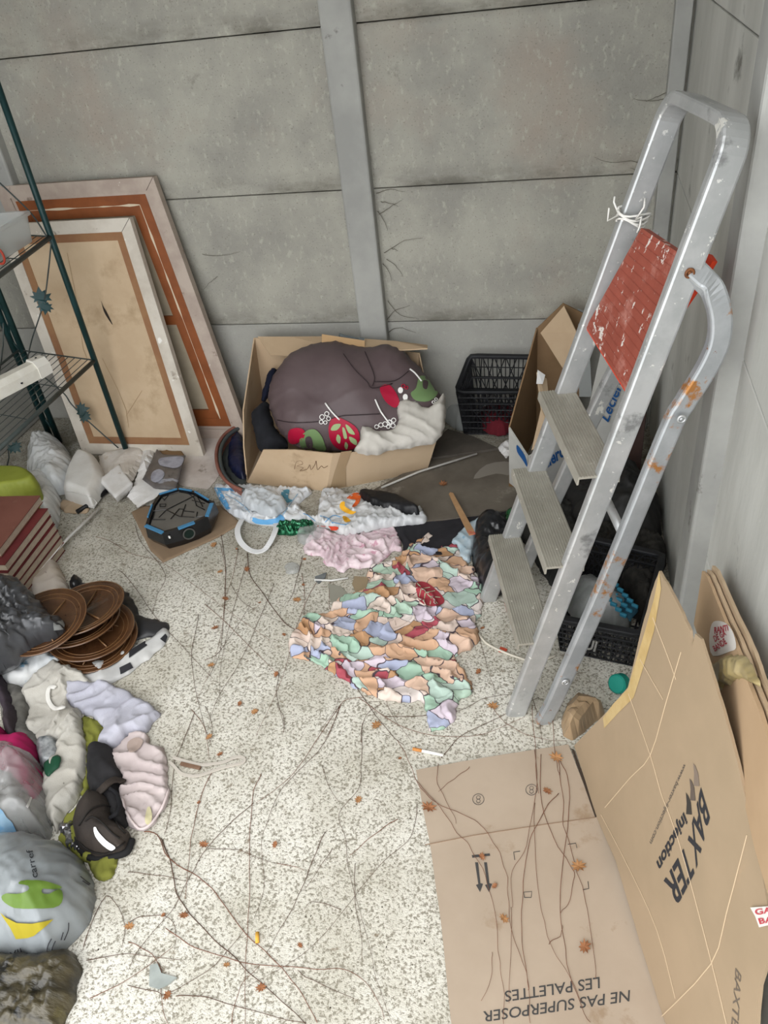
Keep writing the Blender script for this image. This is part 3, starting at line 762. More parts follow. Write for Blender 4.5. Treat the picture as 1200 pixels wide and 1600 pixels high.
# white pillow cloth spilling over the bean bag
wc = [(x, y) for x, y in C5([(680, 500), (740, 520), (820, 515), (845, 470), (838, 410), (870, 375), (930, 385), (985, 415), (1055, 350), (1068, 400), (1066, 490), (1045, 545), (1010, 580), (900, 600), (800, 612), (765, 632), (690, 632), (640, 610), (665, 570)])]
pc_ = Vector((-.17, -.37, .28)); 
pile('white_cushion_cover', wc, M('off_white_cotton', 'b9b5ad', 'c6c2ba', 9, .95), H=.045, edge=.04, plane=(bc+bn*.115, bn), h=.006, fa=.014, fr=40, ang=1.2, seed=9, back=.03)
tag(bpy.data.objects['white_cushion_cover'], 'creased off-white cotton cover spilling over the right side of the bean bag', 'cover')
# dark things inside the box, left
pile('navy_cloth', C5([(240, 238), (275, 236), (262, 300), (230, 380), (205, 360)]), M('navy_cloth', '14192b', rough=.95), H=.03, edge=.03, plane=(Vector((-.66, -.2, .2)), (.3, -.6, .7)), fa=.008, seed=3, back=.02)
tag(bpy.data.objects['navy_cloth'], 'navy cloth poking out beside the bean bag inside the box', 'cloth')
pile('black_cloth', C5([(235, 385), (170, 440), (165, 480), (205, 620), (335, 592), (280, 520), (250, 450)]), M('black_cloth', '1b1c20', '222328', 20, .95), H=.05, edge=.05, plane=(Vector((-.62, -.36, .14)), (0, -.5, .8)), fa=.008, seed=5, back=.05)
tag(bpy.data.objects['black_cloth'], 'black cloth lying in the left corner of the box below the bean bag', 'cloth')
pile('grey_plastic_bag', C5([(570, 60), (620, 75), (690, 85), (692, 105), (640, 92), (575, 85)]), M('grey_blue_plastic', '6d7679', rough=.35), H=.012, edge=.01, plane=(WY(545, 527, -.07), (0, -.7, .7)), fa=.006, fr=70, seed=6)
tag(bpy.data.objects['grey_plastic_bag'], 'scrap of grey-blue plastic behind the back flaps of the box', 'plastic bag')
# ================================================================== crates
crate_m = M('black_crate_plastic', '17181a', '222326', 20, .5, spots=[('55524c', 30, .70, .05)])
def lattice(bq, Q, nx, ny, r, diag=0):
    for i in range(nx+1): bq.tube([Q[0].lerp(Q[1], i/nx), Q[3].lerp(Q[2], i/nx)], r, 5)
    for j in range(ny+1): bq.tube([Q[0].lerp(Q[3], j/ny), Q[1].lerp(Q[2], j/ny)], r, 5)
    for k in range(diag):
        t = k/diag; 
        bq.tube([Q[0].lerp(Q[1], t), Q[3].lerp(Q[2], min(1, t+.5))], r, 5); bq.tube([Q[0].lerp(Q[1], min(1, t+.5)), Q[3].lerp(Q[2], t)], r, 5)
def crate(label, TFL, TFR, TBR, TBL, inset, solid=.55, hand=True):
    z = TFL.z; c = (TFL+TFR+TBR+TBL)/4; root = thing('folding_crate', label, 'crate', (c.x, c.y, 0))
    def dn(p, z2=.006): q = c.lerp(p, inset); return Vector((q.x, q.y, z2))
    T = [TFL, TFR, TBR, TBL]; Bt = [dn(p) for p in T]
    P = []
    for i in range(4):
        a, b_, c_ = T[i-1], T[i], T[(i+1) % 4]
        for t in (0, .5, 1):
            p = b_.lerp(a, .12).lerp(b_, t) if t < 1 else b_
        P += [b_.lerp(a, .10), b_.lerp(a, .03).lerp(b_.lerp(c_, .03), .5), b_.lerp(c_, .10)]
    B().tube(P, .01, prof=rectprof(.014, .022), side=(0, 0, 1), closed=True).obj('rim', crate_m, root, smooth=True)
    low = [t_+(b_-t_)*.28 for t_, b_ in zip(T, Bt)]
    B().tube([p for p in low], .005, prof=rectprof(.008, .012), side=(0, 0, 1), closed=True).obj('rim_band', crate_m, root)
    for i in range(4):
        j = (i+1) % 4
        q = B(); lattice(q, [Bt[i], Bt[j], T[j], T[i]], 16, 7, .0022, 6)
        q.obj('mesh_panel', crate_m, root)
    q = B(); lattice(q, Bt, 10, 8, .003); q.obj('mesh_bottom', crate_m, root)
    return root, T, Bt
ck, T1, B1 = crate('black plastic folding crate with mesh sides standing against the back wall', G(713, 612, .2), G(825, 612, .2), WY(846, 558, -.055), WY(735, 556, -.055), .86)
pile('red_cloth', [(750, 640), (800, 632), (815, 650), (790, 680), (755, 672)], M('dark_red_cloth', '5c1620', rough=.9), H=.06, edge=.06, z0=.02, seed=12)
tag(bpy.data.objects['red_cloth'], 'dark red cloth inside the black crate by the back wall', 'cloth')
pile('clear_plastic_wrap', [(690, 628), (722, 622), (738, 648), (742, 668), (715, 672), (694, 655)], M('cloudy_wrap', 'b9bdbd', rough=.25, alpha=.5, spec=.5), H=.10, edge=.05, z0=.003, fa=.012, seed=13)
tag(bpy.data.objects['clear_plastic_wrap'], 'cloudy plastic container wrapped in film beside the crate by the back wall', 'plastic container')

ck2, T2, B2 = crate('dusty black plastic crate full of rubbish under the ladder beside the right wall', G(868, 965, .15), G(1003, 992, .15), G(1036, 868, .15), G(905, 838, .15), .88)
p2n = (T2[1]-T2[0]).cross(B2[0]-T2[0]).normalized(); p2n = p2n if p2n.dot(CAM-T2[0]) > 0 else -p2n
sfc = surf_plane(B2[0]+p2n*.006, p2n, .002)
text('crate_lettering', 'IUNI', [(930, 1018), (893, 1007), (897, 992), (934, 1003)], sfc, M('grey_lettering', '8f8e8a'), ck2, bold=.03)
dirty_clear = M('dirty_clear_plastic', '8d908f', '757876', 14, .3, alpha=.75, spec=.5)
pile('clear_rubbish_bag', [(893, 925), (925, 915), (955, 930), (975, 950), (984, 965), (982, 985), (950, 990), (905, 978), (888, 955)], dirty_clear, H=.09, edge=.07, z0=.06, back=.03, fa=.01, fr=50, seed=14, crinkle=.004)
tag(bpy.data.objects['clear_rubbish_bag'], 'dirty clear plastic bag lying in the crate under the ladder', 'plastic bag')
bm_ = M('teal_blue_foam', '2a6f86', rough=.7); mat_t = thing('ridged_mat', 'blue ridged rubber mat curling inside the crate under the ladder', 'mat', G(965, 935, .12))
for i in range(6):
    for j in range(3):
        t = i/5; c_ = G(945+t*38+(j-1)*9, 912+t*42-(j-1)*7, .16-.02*t)
        B().box(c_, (.019, .009, .012), Matrix.Rotation(-.5, 3, 'Z'), bev=.003).obj('ridge', bm_, mat_t)
pile('mat_backing', [(932, 905), (950, 895), (998, 950), (985, 972)], M('dark_blue_backing', '1b3f4e'), H=.004, edge=.01, plane=(G(965, 935, .135), (0, 0, 1)), fa=0, smoothk=1, parent=mat_t)
blackbag = M('black_bin_liner', '16171a', '1c1d21', 8, .28, bump=.3, bscale=28, spec=.5)
pile('black_bin_bag', [(885, 745), (925, 735), (965, 745), (1000, 765), (1025, 800), (1032, 850), (1000, 862), (940, 850), (905, 838), (880, 800)], M('dusty_black_liner', '1f1f20', '2a2927', 8, .5, bump=.3, bscale=28), H=.17, edge=.14, z0=.003, fa=.02, fr=30, seed=15, crinkle=.008, h=.009)
tag(bpy.data.objects['black_bin_bag'], 'dusty black bin bag in the dark corner behind the ladder', 'bin bag')
pile('black_bin_bag', [(747, 822), (775, 815), (800, 830), (815, 870), (820, 915), (790, 925), (760, 935), (750, 910), (738, 880), (740, 845)], blackbag, H=.09, edge=.06, z0=.003, fa=.015, fr=45, seed=16, crinkle=.008, key='bag2')
tag(bpy.data.objects['black_bin_bag.001'], 'small crumpled shiny black bin bag under the left foot of the ladder', 'bin bag')
pile('dark_rubbish', [(800, 800), (860, 780), (905, 800), (905, 900), (880, 935), (850, 900), (820, 850)], M('dark_debris', '2c2b28', '1c1c1b', 16, .9, bump=.5), H=.05, edge=.04, z0=.003, fa=.01, fr=70, seed=17, crinkle=.014)
tag(bpy.data.objects['dark_rubbish'], 'heap of dark dusty rubbish between the ladder legs', 'rubbish', kind='stuff')
pile('green_glass', [(790, 800), (803, 795), (808, 812), (797, 820), (788, 815)], M('green_glass', '1e5a33', rough=.15, spec=.6), H=.02, edge=.02, z0=.02, fa=.003, seed=18, back=.02)
tag(bpy.data.objects['green_glass'], 'small piece of green bottle beside the left ladder rail', 'bottle piece')

# ================================================================== the open delivery box
wb_m = M('white_printed_card', 'b5b4ae', 'a7a6a1', 5, .8); blue_ink = M('blue_ink', '1d4f86')
lb = thing('delivery_box', 'tall open brown box with white outside and blue lettering standing behind the ladder', 'box', (.28, -.35, 0))
cA = WY(797, 667, -.44); cB = WY(826, 712, -.52); cC = WY(888, 668, -.42); dL = WY(840, 512, -.10); dP = WY(880, 474, -.10); dR = WY(912, 490, -.09)
gr = lambda p, y=None: Vector((p.x, p.y if y is None else y, .002))
bk0 = gr(dL); bk1 = gr(dR)
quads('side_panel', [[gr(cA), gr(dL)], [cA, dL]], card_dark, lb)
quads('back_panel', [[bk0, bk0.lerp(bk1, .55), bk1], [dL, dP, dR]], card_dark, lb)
b1_ = gr(cB); c1_ = gr(cC)
quads('front_panel', [[gr(cA), b1_], [cA, cB]], wb_m, lb, th=-.006)
quads('front_panel', [[b1_, c1_], [cB, cC]], wb_m, lb, th=-.006)
quads('flap', [[WY(838, 582, -.36), WY(853, 592, -.34)], [WY(845, 640, -.42), WY(858, 640, -.40)], [WY(830, 704, -.50), WY(862, 682, -.46)]], card, lb, th=.004)
quads('flap', [[WY(845, 520, -.14), WY(882, 478, -.13)], [WY(880, 575, -.2), WY(902, 520, -.2)]], card, lb, th=.004)
PLr0 = WY(905, 705, -.36); nrr = Vector((.12, -1, .25)).normalized(); plr = [PLr0, PN(985, 705, PLr0, nrr), PN(1005, 540, PLr0, nrr), PN(940, 545, PLr0, nrr)]
quads('side_panel', [[gr(plr[0]), gr(plr[1])], [plr[0], plr[1]], [plr[3], plr[2]]], wb_m, lb)
nr = (plr[1]-plr[0]).cross(plr[3]-plr[0]).normalized(); nr = nr if nr.y < 0 else -nr
sfr = surf_plane(plr[0]+nr*.0068, nr, .001)
text('lettering', 'Leclerc', [(950, 660), (976, 594), (961, 586), (938, 650)], sfr, blue_ink, lb, bold=.02)
ringp = [sfr(970+8*cos(a), 583+8*sin(a)) for a in [i*pi/8 for i in range(16)]]; B().tube(ringp, .002, 5, closed=True).obj('round_logo', blue_ink, lb)
nf = (c1_-b1_).cross(cB-b1_).normalized(); nf = nf if nf.y < 0 else -nf
sff = surf_plane(cB+nf*.007, nf, .001)
text('lettering', 'Leclerc', [(838, 742), (882, 712), (878, 694), (834, 722)], sff, blue_ink, lb, bold=.03)
nf = (b1_-gr(cA)).cross(cB-b1_).normalized(); nf = nf if nf.y < 0 else -nf
sff = surf_plane(cB+nf*.007, nf, .001)
patch('logo', [(808, 695), (820, 712), (824, 730), (816, 718), (808, 706)], sff, blue_ink, lb, h=3)
paper = M('white_paper', 'e2e1e0', 'd2d0cd', 8, .85, bump=.08)
b = B().slab([WY(840, 578, -.38), WY(852, 586, -.37), WY(848, 600, -.385), WY(838, 600, -.39)], .002, Vector((0, -1, .2))).obj('paper_scrap', paper)
tag(b, 'white paper scrap tucked inside the open box behind the ladder', 'paper')
quads('board_sheet', [[WY(905, 620, -.2), WY(925, 620, -.2)], [WY(903, 482, -.07), WY(918, 488, -.07)]], M('grey_board', '8f9290'), None, th=.004)
tag(bpy.data.objects['board_sheet'], 'thin grey board standing upright behind the open box', 'board')
quads('wooden_board', [[gr(WY(960, 740, -.45)), gr(WY(1000, 740, -.45))], [WY(975, 620, -.3), WY(1015, 590, -.3)]], M('dark_brown_wood', '3b2721', '2c1d19', 9, .6), None, th=.012)
tag(bpy.data.objects['wooden_board'], 'dark brown board leaning in the corner behind the ladder', 'board')
pile('paper_scrap', crop([(890, 300), (950, 245), (1030, 250), (1035, 300), (965, 378), (930, 350)], 600, 640, 5), paper, H=.012, edge=.02, z0=.02, fa=.012, fr=50, seed=19, key='ps', flat=True, h=.014)
tag(bpy.data.objects['paper_scrap.001'], 'crumpled white paper at the left foot of the open box', 'paper')

# ================================================================== flat boards on the floor by the back wall
dusty = M('dusty_grey_board', '5d564d', '6a6359', 7, .9, spots=[('8c867c', 5, .62, .08), ('7a5f40', 7, .66, .03), ('4a443d', 18, .66, .08)])
b = B().slab([G(x, y, .012) for x, y in [(560, 778), (672, 716), (775, 702), (822, 708), (835, 735), (822, 792), (760, 803), (660, 815), (600, 812)][::-1]], .01)
o = b.obj('cardboard_sheet', dusty); tag(o, 'dusty dark grey cardboard sheet flat on the floor between box and ladder', 'cardboard')
b = B().slab([G(x, y, .024) for x, y in [(676, 715), (680, 688), (700, 670), (740, 682), (778, 700)][::-1]], .01)
o = b.obj('cardboard_sheet', M('dark_dusty_board', '4b4640', '57514a', 9, .9)); tag(o, 'small dark board tucked between the brown box and the back crate', 'cardboard')
sfd = surf_plane((0, 0, .0125), (0, 0, 1), .001)
patch('brown_tape', [(795, 722), (822, 722), (820, 762), (795, 760)], sfd, M('brown_patch', '75593a'), bpy.data.objects['cardboard_sheet'], smoothk=1, h=12)
patch('pale_scuff', [(740, 748), (760, 726), (798, 722), (798, 742), (775, 740)], sfd, M('pale_scuff', '847e75'), bpy.data.objects['cardboard_sheet'], h=12)
black_f = M('black_fabric', '232226', '2b2a2e', 12, .95)
pile('black_fabric', [(618, 820), (660, 812), (730, 800), (800, 795), (812, 805), (775, 830), (745, 850), (700, 872), (645, 878), (628, 850)], black_f, H=.006, edge=.02, z0=.003, fa=.006, fr=30, seed=20)
tag(bpy.data.objects['black_fabric'], 'flat black fabric on the floor between the white carrier bag and the ladder', 'fabric')
# white rod
B_ = B().tube([G(596, 762, .02), G(655, 737, .022), G(745, 709, .03)], .0042, 8).obj('rod', M('grey_white_rod', 'b7b5b0', rough=.5), smooth=True)
tag(B_, 'thin whitish rod lying on the grey cardboard in front of the box', 'rod')
# stirring stick
st = thing('paint_stick', 'flat pale wooden stirring stick with red tip on the grey cardboard', 'stick', G(722, 805, .02))
a = G(705, 773, .028); c = G(738, 836, .052); dr = (c-a).normalized(); sd_ = dr.cross(Vector((0, 0, 1))).normalized()
woodp = M('pale_wood', 'b28e68', 'a5815c', 20, .8, stretch=(1, 1, 1))
B().slab([a+sd_*.008-dr*.004, a-dr*.012, a-sd_*.008-dr*.004, c-dr*.028-sd_*.0115, c-dr*.028+sd_*.0115], .004).obj('blade', woodp, st)
B().slab([c-dr*.028+sd_*.0115, c-dr*.028-sd_*.0115, c-sd_*.011, c+sd_*.011], .0042).obj('painted_tip', M('red_paint_smear', 'b9614e', 'b28e68', 60, .7), st)
hp = a+dr*.022+Vector((0, 0, .0005)); B().tube([hp, hp+Vector((0, 0, .0012))], .0035, 10).obj('hole', ink, st)

# ================================================================== round tub left of the box
tubr = thing('round_tub', 'round tub with terracotta rim and grey lining squeezed against the left of the brown box', 'tub', G(365, 720, 0))
terr = M('terracotta_plastic', '7c5045', '8b5c50', 10, .7); greyl = M('grey_green_lining', '4d5350', '41474a', 10, .7)
arc = [G(x, y, .055) for x, y in catmull([(374, 664), (354, 676), (341, 694), (338, 715), (343, 737), (357, 755), (378, 766)], 4, False)]
q = B(); Wd = [Vector((p.x+.012, p.y, .002)) for p in arc]
q.tube(arc, .007, 8); q.obj('rim', terr, tubr, smooth=True)
arc2 = [p+Vector((.016, -.001, -.004)) for p in arc]
B().tube(arc2, .008, 8).obj('lining_rim', greyl, tubr, smooth=True)
q = B(); k = len(arc); q.add(arc+Wd, [(i, i+1, i+1+k, i+k) for i in range(k-1)]); q.add([p+Vector((.004, 0, 0)) for p in arc]+[p+Vector((.004, 0, 0)) for p in Wd], [(i+k, i+1+k, i+1, i) for i in range(k-1)]); q.obj('wall', terr, tubr, smooth=True)
pile('tub_lining', [(374, 672), (356, 682), (348, 700), (346, 718), (352, 738), (366, 752), (384, 758), (384, 700)], greyl, H=.004, edge=.02, z0=.012, fa=0, parent=tubr)
pile('navy_bag', [(376, 676), (362, 688), (356, 705), (358, 728), (368, 742), (384, 748), (384, 710)], M('navy_plastic', '14182c', '1a2140', 10, .45, spots=[('8a8a88', 22, .70, .03)]), H=.03, edge=.03, z0=.02, fa=.008, fr=60, seed=21)
tag(bpy.data.objects['navy_bag'], 'navy and black bag lying inside the round tub', 'bag')

# ================================================================== papers, left of the tub
dirty_paper = M('dirty_pinkish_paper', 'cdc5bf', 'b8aea7', 6, .9, spots=[('8a7f74', 12, .62, .08)])
pile('paper_sheet', [(272, 690), (300, 680), (345, 676), (352, 680), (338, 705), (342, 745), (325, 764), (280, 758), (262, 735)], dirty_paper, H=.003, edge=.01, z0=.002, fa=.004, fr=30, seed=22, smoothk=1, flat=True, h=.02)
tag(bpy.data.objects['paper_sheet'], 'dirty pinkish paper sheet flat on the floor left of the round tub', 'paper')
film = M('clear_film', 'c4c7c6', rough=.15, alpha=.38, spec=.6)
pile('clear_film', [(300, 672), (320, 650), (348, 640), (375, 645), (374, 668), (345, 680), (318, 682)], film, H=.04, edge=.04, z0=.004, fa=.018, fr=60, seed=23, crinkle=.012)
tag(bpy.data.objects['clear_film'], 'crumpled clear plastic film at the foot of the large picture', 'plastic film')
C6 = lambda l: crop(l, 200, 640, 6)
pile('cardboard_scrap', C6([(270, 420), (300, 230), (380, 210), (430, 300), (520, 400), (500, 440), (380, 450)]), card_dark, H=.012, edge=.015, z0=.015, fa=.01, fr=60, seed=24, back=.012)
tag(bpy.data.objects['cardboard_scrap'], 'torn brown cardboard scrap behind the printed leaflet', 'cardboard')
lf = thing('leaflet', 'white leaflet printed with a dark grey photograph lying on the crumpled papers', 'leaflet', G(250, 745, 0))
pile('page', C6([(150, 290), (190, 170), (270, 300), (240, 420), (200, 600), (330, 700), (440, 745), (300, 800), (100, 915), (-10, 820), (60, 700), (120, 500)]), paper, H=.012, edge=.03, z0=.02, fa=.010, fr=26, seed=25, back=.018, smoothk=1, parent=lf, key='leaf', flat=True, h=.016, lump=.6)
pile('photo_page', C6([(270, 370), (330, 420), (540, 430), (500, 580), (450, 745), (240, 735), (135, 655), (200, 520)]), M('grey_photo_print', '54504f', '676361', 12, .35, spots=[('9a9da6', 9, .58, .04, (1, 2, 1)), ('3a3736', 16, .62, .05)], spec=.5), H=.008, edge=.02, z0=.038, fa=.006, fr=20, seed=26, back=.012, smoothk=1, ragged=0, parent=lf, key='phot')
patch('photo_highlight', C6([(290, 465), (380, 445), (515, 445), (500, 520), (440, 550), (370, 540), (300, 520)]), surf_bvh('phot', .003), M('pale_photo_area', 'a3a5b2', '8b8d99', 30, .4), lf)
patch('photo_highlight', C6([(215, 650), (230, 590), (290, 560), (340, 590), (330, 640), (260, 685)]), surf_bvh('phot', .003), M('pale_photo_area', 'a3a5b2'), lf)
pile('crumpled_paper', C6([(-270, 430), (-150, 400), (0, 350), (90, 240), (160, 290), (150, 420), (110, 540), (60, 650), (0, 700), (-60, 760), (-140, 820), (-250, 700)]), M('offwhite_paper', 'd9d4ce', 'c4bdb4', 7, .9, bump=.08, spots=[('ad9a80', 8, .62, .08)]), H=.022, edge=.04, z0=.015, fa=.012, fr=24, seed=27, back=.012, smoothk=1, key='cp', flat=True, h=.016, lump=.7)
tag(bpy.data.objects['crumpled_paper'], 'large crumpled off-white printed paper in front of the small picture', 'paper')
pile('folded_paper', crop([(462, 150), (560, 75), (622, 165), (540, 235)], 0, 700, 3), paper, H=.006, edge=.01, z0=.045, fa=.003, seed=28, back=.03, smoothk=1, ragged=0)
tag(bpy.data.objects['folded_paper'], 'square white folded paper on top of the crumpled papers', 'paper')
tp_ = thing('torn_packet', 'torn white packet with red scribbles leaning at the foot of the small picture', 'packet', G(240, 690, 0))
pile('packet', C6([(100, 150), (140, 90), (210, 70), (290, 100), (350, 115), (380, 175), (330, 195), (270, 250), (180, 230), (130, 200)]), M('crisp_white_paper', 'dad8d4', rough=.8), H=.02, edge=.02, z0=.05, fa=.010, fr=60, seed=29, back=.04, parent=tp_, key='pk', flat=True, h=.012)
sp = surf_bvh('pk', .003)
for l in ([(250, 110), (265, 130), (258, 150), (280, 140)], [(270, 150), (290, 165), (300, 185), (285, 175)], [(295, 140), (305, 160), (315, 178)]):
    P = [sp(*p) for p in C6(l)]; P = [p for p in P if p is not None]
    if len(P) > 2: B().tube(P, .0012, 5).obj('red_scribble', M('red_ink', 'b5485a'), tp_)
tray = thing('plastic_tray', 'white rounded plastic container lying on its side left of the papers', 'container', G(135, 770, 0))
wpl = M('white_plastic', 'e0dfdc', 'd3d1cc', 8, .35, spec=.5, spots=[('9f9a92', 14, .68, .06)])
pile('body', crop([(380, 60), (445, 65), (480, 100), (500, 180), (450, 270), (425, 280), (320, 245), (308, 210), (330, 130)], 0, 700, 3), wpl, H=.07, edge=.035, z0=.012, fa=0, seed=30, back=.01, lump=.05, ragged=0, parent=tray, key='tr')
rr_ = [surf_bvh('tr', .002)(*p) for p in crop(catmull([(312, 205), (340, 205), (400, 222), (440, 240), (452, 262), (430, 276)], 3, False), 0, 700, 3)]
rr_ = [p for p in rr_ if p is not None]; B().tube(rr_, .0022, 6).obj('edge_bead', wpl, tray, smooth=True)
pile('cardboard_scrap', crop([(285, 250), (330, 250), (410, 278), (405, 305), (300, 300)], 0, 700, 3), card_dirty, H=.008, edge=.01, z0=.003, fa=.004, seed=31)
tag(bpy.data.objects['cardboard_scrap.001'], 'brown cardboard scrap under the white plastic container', 'cardboard')
glossy_white = M('translucent_white_plastic', 'dfe1e1', 'cbcecf', 9, .2, alpha=.95, spec=.6)
pile('white_plastic_bag', [(45, 735), (52, 710), (75, 696), (100, 702), (115, 722), (118, 745), (108, 768), (80, 775), (55, 760)], glossy_white, H=.10, edge=.07, z0=.003, fa=.014, fr=55, ang=.1, seed=32, crinkle=.006)
tag(bpy.data.objects['white_plastic_bag'], 'shiny white plastic bag bundled at the foot of the rack', 'plastic bag')
pile('white_plastic_bag', [(40, 772), (62, 760), (85, 752), (92, 765), (95, 790), (92, 815), (85, 828), (62, 815), (50, 790)], glossy_white, H=.09, edge=.05, z0=.003, fa=.010, fr=60, ang=1.4, seed=33, crinkle=.005, key='wpb2')
tag(bpy.data.objects['white_plastic_bag.001'], 'shiny white plastic bag squeezed behind the red books', 'plastic bag')
pile('green_tub', [(-40, 745), (0, 741), (42, 742), (62, 757), (48, 768), (20, 773), (-40, 776)], M('lime_green_plastic', '858e36', '939a40', 8, .5), H=.05, edge=.02, z0=.15, fa=0, seed=34, back=.14, lump=.03, ragged=0)
tag(bpy.data.objects['green_tub'], 'lime green plastic tub at the left edge behind the books', 'tub')
pipe = B().tube([G(120, 800, .015), G(145, 785, .015), G(172, 762, .015)], .009, 10).obj('pipe', blackp, smooth=True); tag(pipe, 'short black plastic pipe behind the white container', 'pipe')
rod2 = B().tube([G(58, 893, .045), G(105, 842, .028), G(156, 794, .014)], .0055, 10).obj('white_stick', M('white_enamel', 'dcdbd8', rough=.4), smooth=True); tag(rod2, 'white enamelled stick lying beside the red books', 'stick')

# ================================================================== books
leath = M('dark_red_leatherette', '5a2426', '662b2b', 12, .55, spots=[('80604f', 20, .68, .06)]); pages = M('yellowed_pages', 'b8ab98', 'a6988a', 60, .9, stretch=(1, 1, 12))
dusty_leath = M('dusty_brown_cover', '6b4238', '744a3f', 8, .6, spots=[('8c6d5c', 6, .62, .1)])
def book(L, W, T, m):
    r = thing('book', None, None)
    B().box((0, 0, T/2), (L-.006, W-.004, T-.007)).obj('page_block', pages, r)
    B().box((0, 0, T-.0018), (L, W, .0034), bev=.0008).obj('cover', m, r); B().box((0, 0, .0018), (L, W, .0034), bev=.0008).obj('cover', m, r)
    B().box((-0, W/2-.002, T/2), (L, .004, T-.004), bev=.0008).obj('spine', m, r)
    return r
bk_lab = ['topmost red book of the stack, its broad dusty cover showing', 'red book directly under the topmost one, with tan edge', 'third red book from the top of the stack', 'fourth red book from the top of the stack', 'fifth red book from the top of the stack', 'sixth red book from the top, second from the floor', 'bottom red book of the stack, on the floor']
cors = [(98, 850), (96, 838), (91, 828), (86, 818), (80, 806), (75, 794), (63, 774)]
first = book(.30, .21, .030, leath); bset = [first]
def clone(r):
    c = r.copy(); COL.objects.link(c)
    for ch in list(r.children):
        k = ch.copy(); COL.objects.link(k); k.parent = c
    return c
for i in range(6): bset.append(clone(first))
for i, (o, (x, y)) in enumerate(zip(bset, cors)):
    z = .031*i+.001; p = G(x, y, z+.03); q = G(x-56, y+73, z+.03); e = (q-p); e.z = 0; e.normalize()
    ang = math.atan2(e.y, e.x); side = Vector((e.y, -e.x, 0)); side = side if side.x < 0 else -side
    c = p+e*.15+side*.105; o.location = (c.x, c.y, z); o.rotation_euler = (0, 0, ang+pi)
    tag(o, bk_lab[6-i], 'book', 'red bound books stacked at the left edge')
for ch in bset[6].children:
    if ch.name.startswith('cover'):
        ch.data = ch.data.copy(); ch.data.materials.clear(); ch.data.materials.append(dusty_leath)
pile('stained_cloth', [(25, 900), (60, 885), (86, 877), (98, 895), (108, 925), (90, 945), (55, 930), (20, 915)], M('stained_cream_cloth', 'b9aea0', 'c2b9b0', 8, .95, spots=[('a08a6a', 9, .62, .08), ('7b6a66', 30, .68, .03)]), H=.05, edge=.04, z0=.003, fa=.008, seed=35)
tag(bpy.data.objects['stained_cloth'], 'stained cream cloth pad between the books and the brown plates', 'cloth')
nbag = ((CAM-G(30, 980, .1)).normalized()+Vector((0, 0, 1.2))).normalized()
binm = M('grey_black_bin_liner', '3a3b3d', '46474a', 7, .3, bump=.2, bscale=20, spec=.5)
pile('black_bin_bag', [(-80, 910), (-30, 895), (5, 903), (32, 912), (50, 928), (62, 945), (78, 962), (98, 972), (104, 985), (90, 1000), (62, 1008), (35, 1030), (5, 1048), (-40, 1050), (-90, 1000)], binm, H=.12, edge=.11, plane=(G(10, 985, .14), nbag), fa=.034, fr=95, ang=.9, seed=36, back=.10, crinkle=.0015, h=.006, fw=.25, key='binb')
tag(bpy.data.objects['black_bin_bag.002'], 'large full grey-black bin bag at the left edge beside the plates', 'bin bag')
patch('paper_bit', crop([(248, 820), (290, 805), (302, 830), (295, 850), (252, 855)], 0, 700, 3), surf_bvh('binb', .003), M('silver_grey_scrap', '9a9d9c'), bpy.data.objects['black_bin_bag.002'], smoothk=1, h=5)

# ================================================================== plates
stone = M('brown_glazed_stoneware', '432a19', '523722', 18, .25, spec=.55, coat=.3, spots=[('4d2e18', 30, .62, .1)]); stone_r = M('tan_glaze_ridge', '7a5837', rough=.3, spec=.5)
def plate():
    r = thing('plate', None, None); R_ = .133
    prof = [(0, 0), (.075, 0), (.095, .006), (R_-.002, .016), (R_, .019), (R_-.003, .021), (.100, .0125), (.096, .0115), (.08, .0062), (0, .006)]
    B().rev(prof, 48).obj('dish', stone, r, smooth=True, local=True)
    for rr_, z in ((.130, .0205), (.112, .0162), (.098, .0128)):
        B().tube([Vector((rr_*cos(a), rr_*sin(a), z)) for a in [i*pi/24 for i in range(48)]], .0011, 5, closed=True).obj('rim_line', stone_r, r, smooth=True, local=True)
    for a in (.4, 2.5, 4.6):
        B().tube([Vector((.004*cos(a), .004*sin(a), .008)), Vector((.05*cos(a), .05*sin(a), .0095)), Vector((.093*cos(a), .093*sin(a), .013))], .0022, 6).obj('divider', stone_r, r, smooth=True, local=True)
    b_ = B()
    pts = [Vector((.03, -.03, .0068)), Vector((.045, -.045, .0075)), Vector((.055, -.03, .0075)), Vector((.05, -.01, .007)), Vector((.062, -.03, .008)), Vector((.066, -.045, .009))]
    b_.tube(pts, .0009, 5); b_.obj('relief_motif', stone_r, r, smooth=True, local=True)
    for i in range(36):
        pass
    return r
pls = [plate()]
for i in range(4): pls.append(clone(pls[0]))
spec = [((150, 1006), .012, (.05, .05), 0.2, 'lowest brown plate, only its right rim showing'), ((144, 991), .034, (.06, .05), 1.1, 'brown plate with animal relief, second from the bottom of the fan'), ((122, 975), .058, (.06, .06), 2.2, 'brown plate in the middle of the fanned pile, mostly covered'), ((132, 957), .080, (.07, .08), 3.3, 'upper right brown plate with straight divider ridge across it'), ((72, 977), .105, (.06, .08), 5.1, 'brown plate half hidden under the large bin bag')]
for o, ((x, y), z, (tx, ty), rz, lb_) in zip(pls, spec):
    p = G(x, y, z); o.location = p; o.rotation_euler = (tx, ty, rz); tag(o, lb_, 'plate', 'brown stoneware plates fanned by the bin bag')
pile('black_plastic_sheet', crop([(350, 640), (490, 655), (560, 662), (620, 700), (655, 780), (720, 800), (790, 830), (775, 880), (640, 900), (580, 960), (450, 960), (350, 800)], 0, 700, 3), M('matt_black_plastic', '232325', '2c2c2e', 9, .45, spec=.4), H=.010, edge=.03, z0=.002, fa=.005, fr=36, seed=37)
